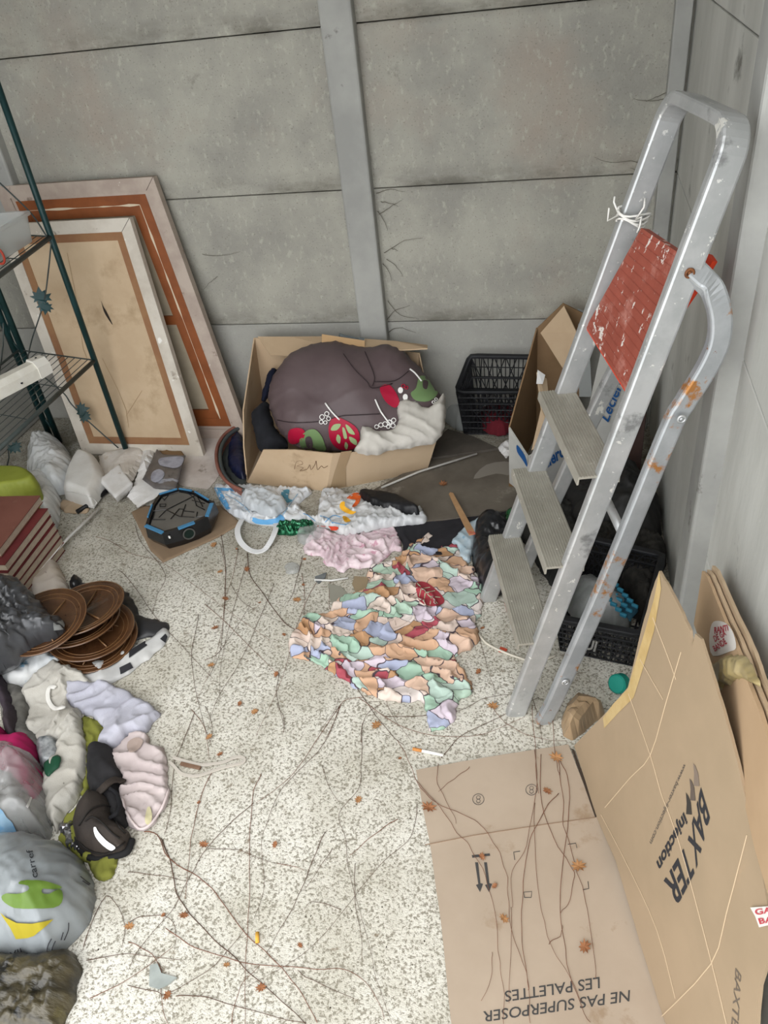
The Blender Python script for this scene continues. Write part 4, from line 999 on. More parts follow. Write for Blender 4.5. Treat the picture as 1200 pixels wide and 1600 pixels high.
tag(bpy.data.objects['black_plastic_sheet'], 'matt black plastic sheet spread under the right of the plates', 'plastic sheet')
vb = thing('carrier_bag', 'white carrier bag with black blocks flattened below the brown plates', 'bag', G(190, 1035, 0))
pile('bag_film', crop([(590, 950), (700, 900), (770, 845), (790, 865), (778, 915), (700, 985), (630, 1040), (560, 1085), (500, 1108), (420, 1100), (330, 1060), (400, 1010), (500, 990)], 0, 700, 3), M('silvery_white_film', 'c4c4c2', 'b5b5b4', 8, .3, spec=.5), H=.016, edge=.03, z0=.003, fa=.008, fr=34, ang=2, seed=38, parent=vb, key='vbk')
sv = surf_bvh('vbk', .0025)
for l in ([(605, 985), (690, 925), (680, 905), (605, 950)], [(560, 1030), (610, 1005), (625, 1030), (565, 1062)], [(750, 895), (775, 870), (785, 885), (775, 915)]):
    patch('black_block', crop(l, 0, 700, 3), sv, ink, vb, smoothk=1, h=4)
pile('black_scrap', crop([(330, 640), (350, 610), (375, 608), (383, 640), (350, 665), (330, 660)], 0, 700, 3), blackbag, H=.03, edge=.02, z0=.003, fa=.01, fr=80, seed=39)
tag(bpy.data.objects['black_scrap'], 'small black plastic scrap just above the brown plates', 'plastic scrap')

# ================================================================== black machine with blue corners
pile('cardboard_scrap', [(205, 800), (225, 790), (345, 790), (378, 818), (340, 840), (255, 879), (235, 860)], M('brown_packing_card', '8a7660', '7f6b56', 5, .9), H=.0035, edge=.004, z0=.002, fa=0, lump=0, ragged=.001, smoothk=1)
tag(bpy.data.objects['cardboard_scrap.002'], 'flat brown cardboard piece under the black machine with blue corners', 'cardboard')
zt = .085
top = [G(x, y, zt) for x, y in C6([(160, 1090), (222, 890), (290, 790), (470, 737), (620, 762), (775, 850), (812, 860), (745, 1000), (625, 1060), (470, 1118), (320, 1158)])]
cc = sum(top, Vector())/len(top)
mach = thing('machine_housing', 'black many-sided plastic machine with blue corner pieces on a flat cardboard piece', 'machine', (cc.x, cc.y, .006))
bot = [Vector((cc.x+(p.x-cc.x)*.93, cc.y+(p.y-cc.y)*.93, .007)) for p in top]
midr = [Vector((cc.x+(p.x-cc.x)*1.03, cc.y+(p.y-cc.y)*1.03, .035)) for p in top]
gl = M('glossy_black_plastic', '101113', '17181b', 20, .25, spec=.5)
q = B(); inn = [cc.lerp(p, .90) for p in top]; innd = [p-Vector((0, 0, .008)) for p in inn]
loft(q, [bot, midr, top, inn, innd], True, True); q.obj('body', gl, mach)
grey_p = [Vector((p.x, p.y, zt-.006)) for p in [cc.lerp(p, .86) for p in top]]
q = B().slab([p for p in grey_p][::-1], .003, Vector((0, 0, 1))); q.obj('grey_inner_panel', M('dusty_dark_grey_plastic', '5b5853', '68645d', 6, .8), mach)
blue = M('blue_plastic', '4580a8', '3c749a', 20, .4)
for l in ([(160, 1090), (320, 1158)], [(470, 1118), (625, 1060)], [(745, 1000), (790, 880)], [(290, 790), (460, 740)], [(222, 890), (180, 1010)], [(480, 737), (600, 757)], [(630, 765), (760, 842)]):
    a, c = [G(x, y, zt+.002) for x, y in C6(l)]
    th_ = .014 if l[0][1] > 995 else .006
    d_ = (c-a).normalized(); B().box((a+c)/2-(Vector((cc.x, cc.y, zt))-(a+c)/2).normalized()*-.002, ((c-a).length, th_, .006), Matrix((d_, Vector((0, 0, 1)).cross(d_), Vector((0, 0, 1)))).transposed(), bev=.001).obj('blue_edge', blue, mach)
for l in ([(360, 940), (520, 860), (640, 800)], [(360, 940), (290, 1010)], [(360, 940), (480, 1000), (620, 1010)], [(240, 950), (360, 935)], [(400, 1025), (480, 930), (520, 935), (500, 1005)], [(300, 885), (355, 885), (350, 910), (300, 910), (300, 885)], [(540, 890), (520, 950), (620, 960)], [(620, 830), (640, 900), (720, 940)], [(640, 800), (700, 910)], [(600, 850), (720, 880)], [(650, 960), (640, 1010), (700, 1000)], [(300, 800), (340, 850), (380, 800), (480, 770), (560, 780), (620, 830)], [(250, 950), (230, 1030), (350, 1030)]):
    B().tube([G(x, y, zt-.003) for x, y in C6(l)], .0018, 5).obj('rib', gl, mach)
# round socket on the front face
e = (midr[8]+midr[9])/2; e2 = (top[8]+top[9])/2; fn = (midr[9]-midr[8]).cross(top[8]-midr[8]).normalized(); fn = fn if fn.y < 0 else -fn
oc = e.lerp(e2, .35)+fn*.004; ux = (midr[8]-midr[9]).normalized(); uy = fn.cross(ux)
B().tube([oc+(ux*cos(a)+uy*sin(a))*.020 for a in [i*pi/12 for i in range(24)]], .0028, 6, closed=True).obj('socket_ring', M('dusty_grey_trim', '4b4a47'), mach, smooth=True)
B().slab([oc+(ux*cos(a)+uy*sin(a))*.018 for a in [i*pi/12 for i in range(24)]], .002, fn).obj('socket', M('dark_green_glass', '10201c', rough=.2), mach)
mp = midr[10].lerp(top[10], .6).lerp(midr[9].lerp(top[9], .6), .35)+fn*.006
B().box(mp, (.006, .003, .010)).obj('white_tab', M('white_tab', 'dcdcd8'), mach)
# ================================================================== bags and cloths in the middle
wov = thing('shopping_bag', 'white woven plastic shopping bag with blue edges and a loop handle lying on the floor', 'bag', G(410, 800, 0))
woven = M('white_woven_plastic', 'c2c6cb', 'd3d5d7', 10, .35, spec=.5, spots=[('9fb6cc', 9, .60, .05)])
pile('bag_body', [(335, 762), (365, 764), (395, 762), (430, 765), (480, 766), (488, 770), (468, 788), (478, 812), (450, 818), (430, 822), (395, 818), (370, 808), (352, 796)], woven, H=.022, edge=.015, z0=.003, ragged=.003, fa=.018, fr=60, ang=.2, seed=41, parent=wov, key='wov', crinkle=.003, h=.006)
sw = surf_bvh('wov', .003)
bl = M('light_blue_print', '5f9ccb', rough=.4)
patch('blue_edge', [(335, 762), (341, 762), (350, 775), (360, 795), (354, 796), (343, 780)], sw, bl, wov, smoothk=1, h=3)
patch('blue_edge', [(338, 762), (380, 764), (420, 765), (420, 768), (380, 768), (341, 767)], sw, bl, wov, smoothk=1, h=3)
patch('blue_print', [(440, 768), (452, 765), (450, 778), (458, 782), (447, 786), (441, 778)], sw, M('teal_print', '4d8296'), wov, h=3)
patch('blue_print', [(392, 808), (410, 812), (430, 810), (438, 804), (445, 812), (428, 819), (400, 818)], sw, bl, wov, h=3)
for l in ([(352, 772), (375, 786), (390, 800)], [(360, 770), (380, 778), (400, 782)], [(420, 770), (428, 790), (422, 806)], [(465, 772), (452, 790), (442, 805)]):
    P = [sw(*p) for p in catmull(l, 4, False)]; P = [p for p in P if p is not None]
    if len(P) > 3: B().tube(P, .0016, 5).obj('fold_line', M('pale_blue_fold', '8fb0c8'), wov)
hp = catmull([(378, 812), (371, 828), (375, 845), (388, 858), (403, 862), (415, 857), (425, 842), (431, 826), (431, 812)], 4, False)
B().tube([G(x, y, .012+.01*sin(i*.3)) for i, (x, y) in enumerate(hp)], .01, prof=rectprof(.004, .020), side=(0, 0, 1)).obj('loop_handle', M('white_webbing', 'd6d7d8'), wov)
pile('white_film_bag', [(378, 775), (400, 768), (425, 772), (448, 785), (442, 800), (425, 808), (400, 800), (382, 790)], M('white_thin_plastic', 'c0c4c7', 'b1b6ba', 9, .3, spec=.5), H=.03, edge=.03, z0=.035, fa=.012, fr=70, seed=42, crinkle=.006)
tag(bpy.data.objects['white_film_bag'], 'small crumpled white plastic bag on top of the woven shopping bag', 'plastic bag')
tin = pile('tinsel', [(432, 825), (455, 817), (480, 815), (492, 820), (485, 832), (460, 836), (436, 836)], M('green_tinsel', '2a6a4a', '164a30', 90, .25, .6, spots=[('8fc8a8', 120, .62, .04)]), H=.014, edge=.012, z0=.003, fa=.002, seed=43, crinkle=.02, h=.004)
tag(tin, 'green tinsel strip lying beside the shopping bags', 'tinsel')
pile('clear_bag', crop([(370, 270), (420, 260), (450, 240), (480, 270), (440, 320), (390, 330), (362, 300)], 320, 720, 2.5), film, H=.02, edge=.02, z0=.003, fa=.012, fr=70, seed=44, crinkle=.008)
tag(bpy.data.objects['clear_bag'], 'clear plastic scrap next to the green tinsel', 'plastic scrap')
cb = thing('carrier_bag', 'white carrier bag with orange and yellow print and a black item sticking out', 'bag', G(570, 805, 0))
wf = M('white_carrier_film', 'c6c6c6', 'b8babc', 8, .3, spec=.5)
pile('bag_body', crop([(455, 125), (540, 118), (560, 140), (600, 130), (625, 150), (640, 180), (720, 185), (800, 210), (840, 180), (865, 220), (855, 242), (790, 250), (700, 262), (600, 285), (540, 290), (500, 270), (440, 255), (325, 190), (330, 178), (435, 230)], 320, 720, 2.5), wf, H=.028, edge=.02, z0=.012, ragged=.004, fa=.018, fr=55, ang=1.8, seed=45, back=.01, parent=cb, key='cbk', crinkle=.003, h=.006)
sc_ = surf_bvh('cbk', .003); C1 = lambda l: crop(l, 320, 720, 2.5)
org = M('orange_print', 'd9622a'); yel = M('yellow_print', 'e0a72c')
patch('orange_print', C1([(555, 145), (585, 125), (605, 130), (608, 150), (595, 175), (575, 180), (590, 155), (570, 150)]), sc_, org, cb, h=3)
patch('yellow_print', C1([(530, 165), (545, 160), (550, 180), (575, 195), (590, 200), (575, 210), (545, 200), (528, 185)]), sc_, yel, cb, h=3)
patch('yellow_print', C1([(540, 215), (555, 220), (570, 235), (550, 240), (540, 228)]), sc_, yel, cb, h=3)
patch('red_print', C1([(440, 252), (475, 255), (520, 258), (515, 272), (480, 268), (450, 262)]), sc_, M('red_print', 'c9442c'), cb, h=3)
for l in ([(470, 240), (500, 215), (530, 220)], [(450, 215), (480, 225), (500, 245)], [(500, 240), (540, 250), (560, 245)], [(385, 205), (410, 218), (432, 235)]):
    P = [sc_(*p) for p in C1(catmull(l, 4, False))]; P = [p for p in P if p is not None]
    if len(P) > 3: B().tube(P, .0014, 5).obj('blue_lines', bl, cb)
pile('black_item', C1([(610, 125), (680, 130), (740, 140), (800, 170), (835, 195), (825, 212), (740, 200), (650, 178), (615, 150)]), blackp, H=.03, edge=.015, z0=.035, fa=.004, fr=120, seed=46, back=.0)
tag(bpy.data.objects['black_item'], 'black plastic item sticking out of the white and orange carrier bag', 'plastic item')
pink = M('pink_patterned_cotton', 'cbb3bb', 'ddcdd1', 28, .95, spots=[('c497a6', 34, .58, .05), ('e6dde0', 18, .62, .05)])
pile('pink_sheet', C1([(385, 340), (410, 300), (440, 268), (480, 272), (540, 292), (620, 284), (720, 262), (745, 268), (772, 345), (740, 355), (700, 385), (660, 415), (600, 420), (570, 415), (540, 438), (510, 420), (470, 410), (455, 370), (400, 372)]), pink, H=.014, edge=.014, z0=.003, ragged=.006, fa=.022, fr=62, ang=.7, seed=47, h=.005, fw=.5)
tag(bpy.data.objects['pink_sheet'], 'crumpled pale pink patterned sheet between the carrier bag and the colourful duvet cover', 'sheet')
pile('blue_print_bag', C1([(960, 320), (1010, 265), (1060, 235), (1115, 222), (1110, 240), (1060, 300), (1040, 390), (1000, 390), (985, 340)]), M('pale_blue_bag', 'a9bdc8', 'bccad1', 30, .4, spots=[('7f9fb4', 40, .60, .05)]), H=.022, edge=.02, z0=.003, fa=.008, fr=50, seed=48)
tag(bpy.data.objects['blue_print_bag'], 'pale blue printed bag between the duvet cover and the small black bin bag', 'bag')

# duvet cover with its patchwork print
def duvet_mat():
    m = bpy.data.materials.new('patchwork_print'); m.use_nodes = True; nt = m.node_tree; N = nt.nodes; L = nt.links; b_ = N['Principled BSDF']; b_.inputs['Roughness'].default_value = .95; b_.inputs['Specular IOR Level'].default_value = .1
    tc = N.new('ShaderNodeTexCoord'); mp = N.new('ShaderNodeMapping'); mp.inputs['Rotation'].default_value = (0, 0, .6); mp.inputs['Scale'].default_value = (.85, 1.3, .6); L.new(tc.outputs['Object'], mp.inputs[0])
    nz = N.new('ShaderNodeTexNoise'); nz.inputs['Scale'].default_value = 9; L.new(mp.outputs[0], nz.inputs[0])
    vm = N.new('ShaderNodeVectorMath'); vm.operation = 'MULTIPLY_ADD'; L.new(nz.outputs[1], vm.inputs[0]); vm.inputs[1].default_value = (.13, .13, .03); L.new(mp.outputs[0], vm.inputs[2])
    vo = N.new('ShaderNodeTexVoronoi'); vo.inputs['Scale'].default_value = 18; L.new(vm.outputs[0], vo.inputs[0])
    ve = N.new('ShaderNodeTexVoronoi'); ve.feature = 'DISTANCE_TO_EDGE'; ve.inputs['Scale'].default_value = 18; L.new(vm.outputs[0], ve.inputs[0])
    sp_ = N.new('ShaderNodeSeparateColor'); L.new(vo.outputs['Color'], sp_.inputs[0])
    cr = N.new('ShaderNodeValToRGB'); cr.color_ramp.interpolation = 'CONSTANT'; L.new(sp_.outputs[0], cr.inputs[0])
    cols = ['c4a084', 'a9bfae', 'cfbdb2', 'a3a9bf', 'd2c3b8', 'a2505a', 'c6bac4', '9cb8a5', 'cdb09c', 'aabdb2', 'b08a68', 'cfc5c0']
    el = cr.color_ramp.elements; el[0].color = lin(cols[0]); el[0].position = 0; el[1].position = 1/12; el[1].color = lin(cols[1])
    for i in range(2, 12): e_ = el.new(i/12); e_.color = lin(cols[i])
    r = N.new('ShaderNodeMapRange'); r.inputs[1].default_value = .012; r.inputs[2].default_value = .026; L.new(ve.outputs['Distance'], r.inputs[0])
    mx = N.new('ShaderNodeMix'); mx.data_type = 'RGBA'; L.new(r.outputs[0], mx.inputs[0]); mx.inputs[6].default_value = lin('4c4148'); L.new(cr.outputs[0], mx.inputs[7]); L.new(mx.outputs[2], b_.inputs['Base Color'])
    return m
dv = C1([(880, 288), (940, 295), (985, 330), (1010, 390), (1055, 440), (1082, 520), (1085, 590), (1058, 630), (1070, 690), (1040, 740), (975, 765), (1005, 810), (1045, 885), (1030, 920), (985, 940), (978, 1000), (930, 1045), (880, 1055), (870, 1000), (850, 942), (770, 940), (700, 930), (600, 890), (530, 845), (420, 782), (345, 765), (328, 705), (372, 650), (395, 612), (500, 600), (488, 580), (520, 540), (570, 520), (640, 495), (632, 440), (670, 405), (740, 385), (790, 350), (835, 310)])
duv = pile('duvet_cover', dv, duvet_mat(), H=.018, edge=.014, z0=.003, fa=.028, fr=48, ang=1.05, seed=50, h=.0045, lump=.7, lfr=7, fw=.5, ragged=.005)
tag(duv, 'crumpled duvet cover with orange, green, lilac and red patchwork print on the floor', 'duvet cover')
sdv = surf_bvh('duvet_cover', .003)
patch('leaf_print', C1([(825, 478), (860, 474), (900, 500), (935, 540), (925, 562), (880, 568), (840, 548), (828, 515)]), sdv, M('deep_red_print', '9a3640'), duv, h=3)
for l in ([(830, 480), (870, 520), (910, 560)], [(850, 500), (880, 495)], [(865, 515), (900, 508)], [(880, 530), (920, 535)], [(845, 500), (838, 530)], [(862, 515), (855, 548)], [(885, 535), (880, 562)]):
    P = [sdv(*p) for p in C1(catmull(l, 4, False))]; P = [p for p in P if p is not None]
    if len(P) > 2: B().tube(P, .0013, 5).obj('leaf_vein_print', M('pale_leaf_green', 'a9c2a0'), duv)

# small odds and ends on the floor
def flat(name, pts, z, mat, label, cat, t=.002, group=None, kind=None):
    o = B().slab([G(x, y, z) for x, y in pts][::-1], t, Vector((0, 0, 1))).obj(name, mat); return tag(o, label, cat, group, kind)
slate = M('grey_slate', '6f7374', '5f6364', 30, .7)
flat('slate_piece', C1([(430, 452), (475, 435), (470, 455), (445, 478), (432, 468)]), .006, slate, 'small dark grey pointed shard below the pink sheet', 'shard', .004)
flat('slate_piece', [(234, 1508), (246, 1505), (252, 1520), (276, 1527), (262, 1538), (248, 1545), (233, 1540)], .006, M('pale_grey_shard', '9aa09c', '8b918d', 20, .6), 'pale grey shard on the floor near the wet leaf bag', 'shard', .004)
flat('glass_piece', C1([(480, 480), (530, 490), (560, 520), (520, 570), (490, 545)]), .004, M('dusty_glass', '8d8b80', rough=.4), 'dusty flat shard on the floor above the duvet cover', 'shard', .003)
flat('glass_piece', C1([(585, 450), (640, 455), (630, 500), (590, 515), (575, 480)]), .004, M('tan_shard', '8f7f66', rough=.6), 'tan card piece half under the duvet cover', 'card', .003)
o = B().tube([G(491, 906, .006), G(518, 907, .006), G(544, 903, .007)], .0032, 8).obj('white_stick', M('white_plastic_stick', 'd5d5d2', rough=.5), smooth=True); tag(o, 'short white plastic stick on the floor above the duvet cover', 'stick')
pile('clear_plastic_scrap', C1([(315, 410), (345, 398), (368, 410), (372, 430), (345, 445), (318, 440)]), M('clear_scrap', 'c2c4c1', rough=.15, alpha=.4, spec=.6), H=.012, edge=.012, z0=.002, fa=.006, fr=100, seed=51)
tag(bpy.data.objects['clear_plastic_scrap'], 'small clear plastic scrap on the floor below the woven shopping bag', 'plastic scrap')
cab = [(748, 990), (760, 1005), (785, 1018), (812, 1028), (828, 1032), (850, 1030), (868, 1024)]
o = B().tube([G(x, y, .005) for x, y in catmull(cab, 4, False)], .0035, 8).obj('cable', M('cream_cable', 'c9c3b5', rough=.5), smooth=True); tag(o, 'cream coloured cable running from the duvet cover under the ladder', 'cable')
cig = thing('cigarette', 'unburnt white cigarette with orange filter lying above the cardboard', 'cigarette', G(669, 1175, 0))
a = G(645, 1170, .005); c = G(693, 1180, .005); m_ = a.lerp(c, .3)
B().tube([m_, c], .0042, 12).obj('paper', M('cigarette_paper', 'e6e4df', rough=.8), cig, smooth=True)
B().tube([a, m_], .0044, 12).obj('filter', M('cork_filter', 'c98b4f', 'b97b42', 200, .8), cig, smooth=True)
o = B().tube([G(402, 1457, .005), G(402, 1473, .005)], .0042, 12).obj('cigarette_butt', M('yellow_filter', 'd6a345', rough=.8), smooth=True); tag(o, 'yellow cigarette butt lying on the bare concrete', 'cigarette butt')
cap = thing('bottle_cap', 'teal plastic bottle cap standing on edge beside the large cardboard', 'cap', G(967, 1082, 0))
cc_ = G(967, 1068, .030); ax = Vector((-.55, -.65, .5)).normalized()
B().tube([cc_-ax*.014, cc_+ax*.010, cc_+ax*.014], [.026, .026, .022], 28).obj('cap', M('teal_plastic', '1f8a7a', rough=.45), cap, smooth=False)
kr = thing('kraft_wrapper', 'crumpled brown kraft wrapper at the top corner of the large cardboard', 'wrapper', G(905, 1130, 0))
pile('wrapper', crop([(90, 860), (130, 815), (200, 835), (280, 865), (300, 900), (250, 940), (190, 1000), (130, 1045), (95, 1035), (65, 1000), (65, 930)], 860, 860, 3.53), M('brown_glossy_tape', '9b8467', '8c755a', 12, .35, spec=.5), H=.06, edge=.035, z0=.003, fa=.008, fr=40, seed=52, parent=kr, crinkle=.010, flat=True, h=.014)
for i, (px, lb_) in enumerate([([(788, 942), (800, 940), (802, 952), (792, 956)], 'small red leaf-like scrap beside the lowest ladder tread'), ([(782, 1010), (793, 1014), (790, 1020), (779, 1018)], 'tiny orange-brown scrap by the cream cable')]):
    flat('red_scrap', px, .005, M('red_scrap', 'a8452f'), lb_, 'scrap')
flat('white_scrap', [(797, 975), (806, 975), (807, 987), (799, 985)], .004, M('white_scrap', 'c9c7c4'), 'white scrap under the lowest ladder tread', 'scrap')

# ================================================================== the left-hand heap
CL = lambda l: crop(l, 0, 1000, 3)
olive = M('olive_leaf_fabric', '7b7d38', '6c6e2e', 10, .95, spots=[('35361a', 16, .64, .02)])
pile('olive_fabric', CL([(385, 360), (440, 380), (490, 410), (495, 480), (440, 520), (430, 640), (420, 800), (450, 1000), (540, 1015), (542, 1085), (525, 1115), (480, 1120), (440, 1105), (400, 1050), (300, 960), (285, 865), (370, 760), (395, 620), (400, 520)]), olive, H=.014, edge=.01, z0=.003, ragged=.008, fa=.014, fr=70, seed=60)
tag(bpy.data.objects['olive_fabric'], 'olive green fabric with dark leaf outlines under the black shoe and white cloth', 'fabric')
pile('blue_white_bag', CL([(-60, 140), (0, 145), (60, 105), (130, 70), (205, 60), (305, 118), (270, 140), (190, 180), (120, 220), (60, 230), (0, 200), (-60, 220)]), M('white_blue_smeared_film', 'c3c7c9', 'd2d3d2', 8, .35, spots=[('4d8fb0', 10, .56, .06)]), H=.05, edge=.04, z0=.003, fa=.012, fr=45, seed=61, crinkle=.004)
tag(bpy.data.objects['blue_white_bag'], 'white plastic bag with blue smears between the plates and the white cloth', 'plastic bag')
pile('grey_cloth', CL([(40, 220), (110, 225), (140, 280), (140, 400), (200, 480), (200, 520), (120, 510), (60, 470), (20, 400), (0, 300)]), M('grey_striped_cloth', '77756f', '5b5a57', 20, .95), H=.035, edge=.03, z0=.003, fa=.010, fr=60, seed=62)
tag(bpy.data.objects['grey_cloth'], 'grey cloth between the dark purple garment and the white cloth', 'cloth')
pile('striped_packet', CL([(185, 490), (280, 480), (290, 530), (275, 590), (210, 620), (185, 570)]), M('silver_striped_print', 'a9acae', '5c6164', 40, .3, .2), H=.04, edge=.02, z0=.003, fa=.006, fr=120, seed=63)
tag(bpy.data.objects['striped_packet'], 'silvery packet showing through the gap beside the white cloth', 'packet')
pile('green_packet', CL([(205, 580), (272, 540), (278, 590), (250, 620), (215, 640)]), M('dark_green_print', '1e4a35', rough=.5), H=.005, edge=.01, z0=.05, back=.01, fa=.002, seed=64)
tag(bpy.data.objects['green_packet'], 'dark green packet between the magenta garment and the white cloth', 'packet')
wt = pile('white_tshirt', CL([(108, 265), (140, 215), (200, 160), (270, 118), (330, 140), (375, 155), (430, 200), (440, 235), (360, 240), (330, 300), (375, 345), (392, 420), (412, 520), (415, 590), (392, 670), (375, 740), (300, 835), (270, 905), (250, 875), (215, 780), (213, 650), (270, 575), (282, 490), (200, 497), (150, 470), (130, 400), (142, 335)]), white_cloth, H=.038, edge=.018, z0=.003, ragged=.003, fa=.024, fr=55, ang=.25, seed=65, h=.005, key='wt', fw=.3)
tag(wt, 'dirty white T-shirt bunched up in a long S-shape across the heap', 'T-shirt')
swt = surf_bvh('wt', .006)
P = [swt(*p) for p in CL(catmull([(262, 225), (235, 225), (226, 260), (235, 300), (262, 325), (300, 312)], 4, False))]; P = [p for p in P if p is not None]
B().tube(P, .005, prof=rectprof(.006, .012), side=(0, 0, 1)).obj('collar_band', M('white_ribbing', 'dedcd6'), wt, smooth=True)
lilac = M('lilac_white_cotton', 'a6a6b2', 'b3b3be', 12, .95, bump=.15, bscale=300)
pile('lilac_cloth', CL([(275, 235), (340, 210), (430, 213), (510, 213), (570, 235), (610, 262), (640, 280), (700, 300), (735, 325), (748, 362), (715, 395), (685, 440), (620, 445), (585, 470), (545, 505), (500, 508), (462, 480), (490, 420), (440, 370), (370, 340), (310, 290)]), lilac, H=.030, edge=.018, z0=.003, ragged=.005, fa=.020, fr=42, ang=2.2, seed=66, h=.0055)
tag(bpy.data.objects['lilac_cloth'], 'pale lilac-white cloth lying right of the white T-shirt', 'cloth')
ps_ = M('pale_pink_cotton', 'b3a6a5', 'bdb1af', 10, .95, spots=[('ad938f', 12, .66, .08), ('cfc79a', 9, .70, .05)])
pk_ = thing('pink_shorts', 'pale dirty pink garment with a white strap trailing to the right', 'garment', G(225, 1220, 0))
pile('fabric', CL([(590, 462), (620, 445), (655, 440), (695, 465), (715, 500), (765, 505), (785, 545), (792, 620), (790, 680), (795, 720), (760, 810), (715, 870), (660, 898), (610, 865), (572, 795), (562, 735), (578, 680), (560, 640), (520, 600), (500, 560), (535, 515)]), ps_, H=.022, edge=.014, z0=.003, ragged=.006, fa=.018, fr=58, ang=1.7, seed=67, h=.0055, parent=pk_, key='pks')
sk = surf_bvh('pks', .004)
patch('opening', CL([(600, 480), (640, 458), (670, 470), (660, 500), (630, 525), (600, 520)]), sk, M('faded_lining', 'a08f86'), pk_, h=3)
for l in ([(572, 740), (600, 820), (650, 880), (700, 865), (755, 790), (790, 700)],):
    P = [sk(*p) for p in CL(catmull(l, 4, False))]; P = [p for p in P if p is not None]
    B().tube(P, .0035, 6).obj('hem', M('pink_hem', 'cbbdbb'), pk_, smooth=True)
patch('label', CL([(690, 790), (705, 785), (712, 820), (705, 862), (690, 865), (680, 840)]), sk, M('cream_label', 'c4bd98'), pk_, h=3)
stp = catmull([(795, 572), (815, 590), (845, 622), (885, 636), (930, 636), (970, 624), (1020, 606), (1075, 590), (1130, 578), (1147, 562), (1130, 547), (1095, 552), (1050, 572), (1000, 580), (940, 585), (850, 562), (810, 550)], 3, False)
B().tube([G(x, y, .006) for x, y in CL(stp)], .003, prof=rectprof(.003, .008), side=(0, 0, 1)).obj('strap', M('dirty_white_strap', 'b9b2a8'), pk_, smooth=False)
o = B().box(G(*CL([(893, 590)])[0], .006), (.058, .008, .007), Matrix.Rotation(-.12, 3, 'Z')).obj('wooden_stick', M('weathered_wood', '6f5645', '7d6453', 30, .9)); tag(o, 'short weathered brown stick lying inside the trailing strap loop', 'stick')
pile('foil', CL([(275, 870), (320, 855), (358, 852), (365, 930), (410, 1005), (500, 1010), (575, 990), (580, 998), (480, 1030), (390, 1025), (330, 985), (290, 930)]), M('crumpled_foil', 'a9a9ac', '77777a', 30, .22, .85), H=.02, edge=.02, z0=.003, fa=.008, fr=100, seed=68, crinkle=.008, h=.006, flat=True)
tag(bpy.data.objects['foil'], 'crumpled silver foil sticking out beside the black shoe', 'foil')
sh = thing('shoe', 'worn black-brown shoe with a white reflective stripe on its toe', 'shoe', G(160, 1290, 0))
dk = M('worn_dark_suede', '2e2926', '3a332e', 10, .8, bump=.2, bscale=200, spots=[('5b534c', 16, .66, .06)])
pile('toe', CL([(420, 735), (470, 735), (520, 760), (560, 870), (600, 900), (612, 935), (590, 985), (540, 1005), (480, 1020), (420, 1010), (375, 970), (355, 920), (355, 860), (380, 790)]), dk, H=.075, edge=.06, z0=.012, fa=.003, fr=30, seed=69, back=.01, lump=.08, parent=sh, key='toe')
pile('heel', CL([(430, 510), (500, 498), (540, 530), (560, 600), (585, 650), (560, 700), (590, 760), (600, 830), (590, 890), (530, 880), (490, 780), (430, 740), (410, 640), (415, 560)]), M('black_lining', '1d1d1e', '29282a', 15, .85, spots=[('5f4d3d', 9, .68, .06)]), H=.045, edge=.035, z0=.010, fa=.010, fr=50, seed=70, back=.008, parent=sh, key='heel')
st_ = surf_bvh('toe', .003)
for l in ([(372, 870), (420, 800), (480, 775), (530, 790)], [(365, 940), (420, 985), (500, 1000), (585, 950)], [(520, 800), (545, 860), (585, 905)], [(400, 850), (430, 830), (470, 850), (520, 900), (560, 930)]):
    P = [st_(*p) for p in CL(catmull(l, 4, False))]; P = [p for p in P if p is not None]
    if len(P) > 3: B().tube(P, .0022, 5).obj('seam', M('shoe_seam', '1a1715'), sh, smooth=True)
sole = CL(catmull([(353, 860), (352, 925), (372, 975), (420, 1017), (480, 1027), (545, 1010), (597, 990), (618, 935)], 4, False))
B().tube([G(x, y, .010) for x, y in sole], .009, 8).obj('sole', M('black_rubber', '19191a', rough=.8), sh, smooth=True)
patch('reflective_stripe', CL([(440, 882), (450, 878), (462, 900), (500, 940), (540, 968), (532, 982), (515, 984), (480, 960), (448, 920)]), st_, M('white_reflective_strip', 'ffffff', rough=.5), sh, h=3)
sh2 = surf_bvh('heel', .012)
P = [sh2(*p) for p in CL(catmull([(440, 740), (490, 690), (530, 660), (570, 655)], 4, False))]; P = [p for p in P if p is not None]
if len(P) > 3: B().tube(P, .006, prof=rectprof(.006, .020), side=(0, 0, 1)).obj('strap', dk, sh, smooth=True)
P = [sh2(*p) for p in CL(catmull([(510, 700), (545, 730), (555, 790), (520, 840)], 4, False))]; P = [p for p in P if p is not None]
if len(P) > 3: B().tube(P, .005, 8).obj('lace', M('black_lace', '17171a', rough=.9), sh, smooth=True)
purple = M('dark_purple_fabric', '2f2733', '3a3236', 8, .95)
pile('purple_garment', CL([(-60, 165), (0, 170), (30, 195), (60, 255), (90, 310), (103, 370), (105, 440), (95, 485), (50, 480), (30, 410), (20, 340), (0, 300), (-60, 290)]), purple, H=.07, edge=.035, z0=.003, fa=.010, fr=40, seed=71)
tag(bpy.data.objects['purple_garment'], 'dark purple garment at the left edge above the magenta one', 'garment')
mag = M('magenta_fabric', 'a01a55', 'b3245f', 8, .9)
pile('magenta_garment', CL([(-80, 440), (0, 443), (40, 445), (65, 485), (150, 480), (185, 520), (192, 585), (215, 640), (200, 700), (150, 745), (80, 650), (0, 600), (-80, 620)]), mag, H=.09, edge=.05, z0=.003, fa=.014, fr=34, seed=72, key='mag')
tag(bpy.data.objects['magenta_garment'], 'magenta garment at the left edge, partly under the clear grey bag', 'garment')
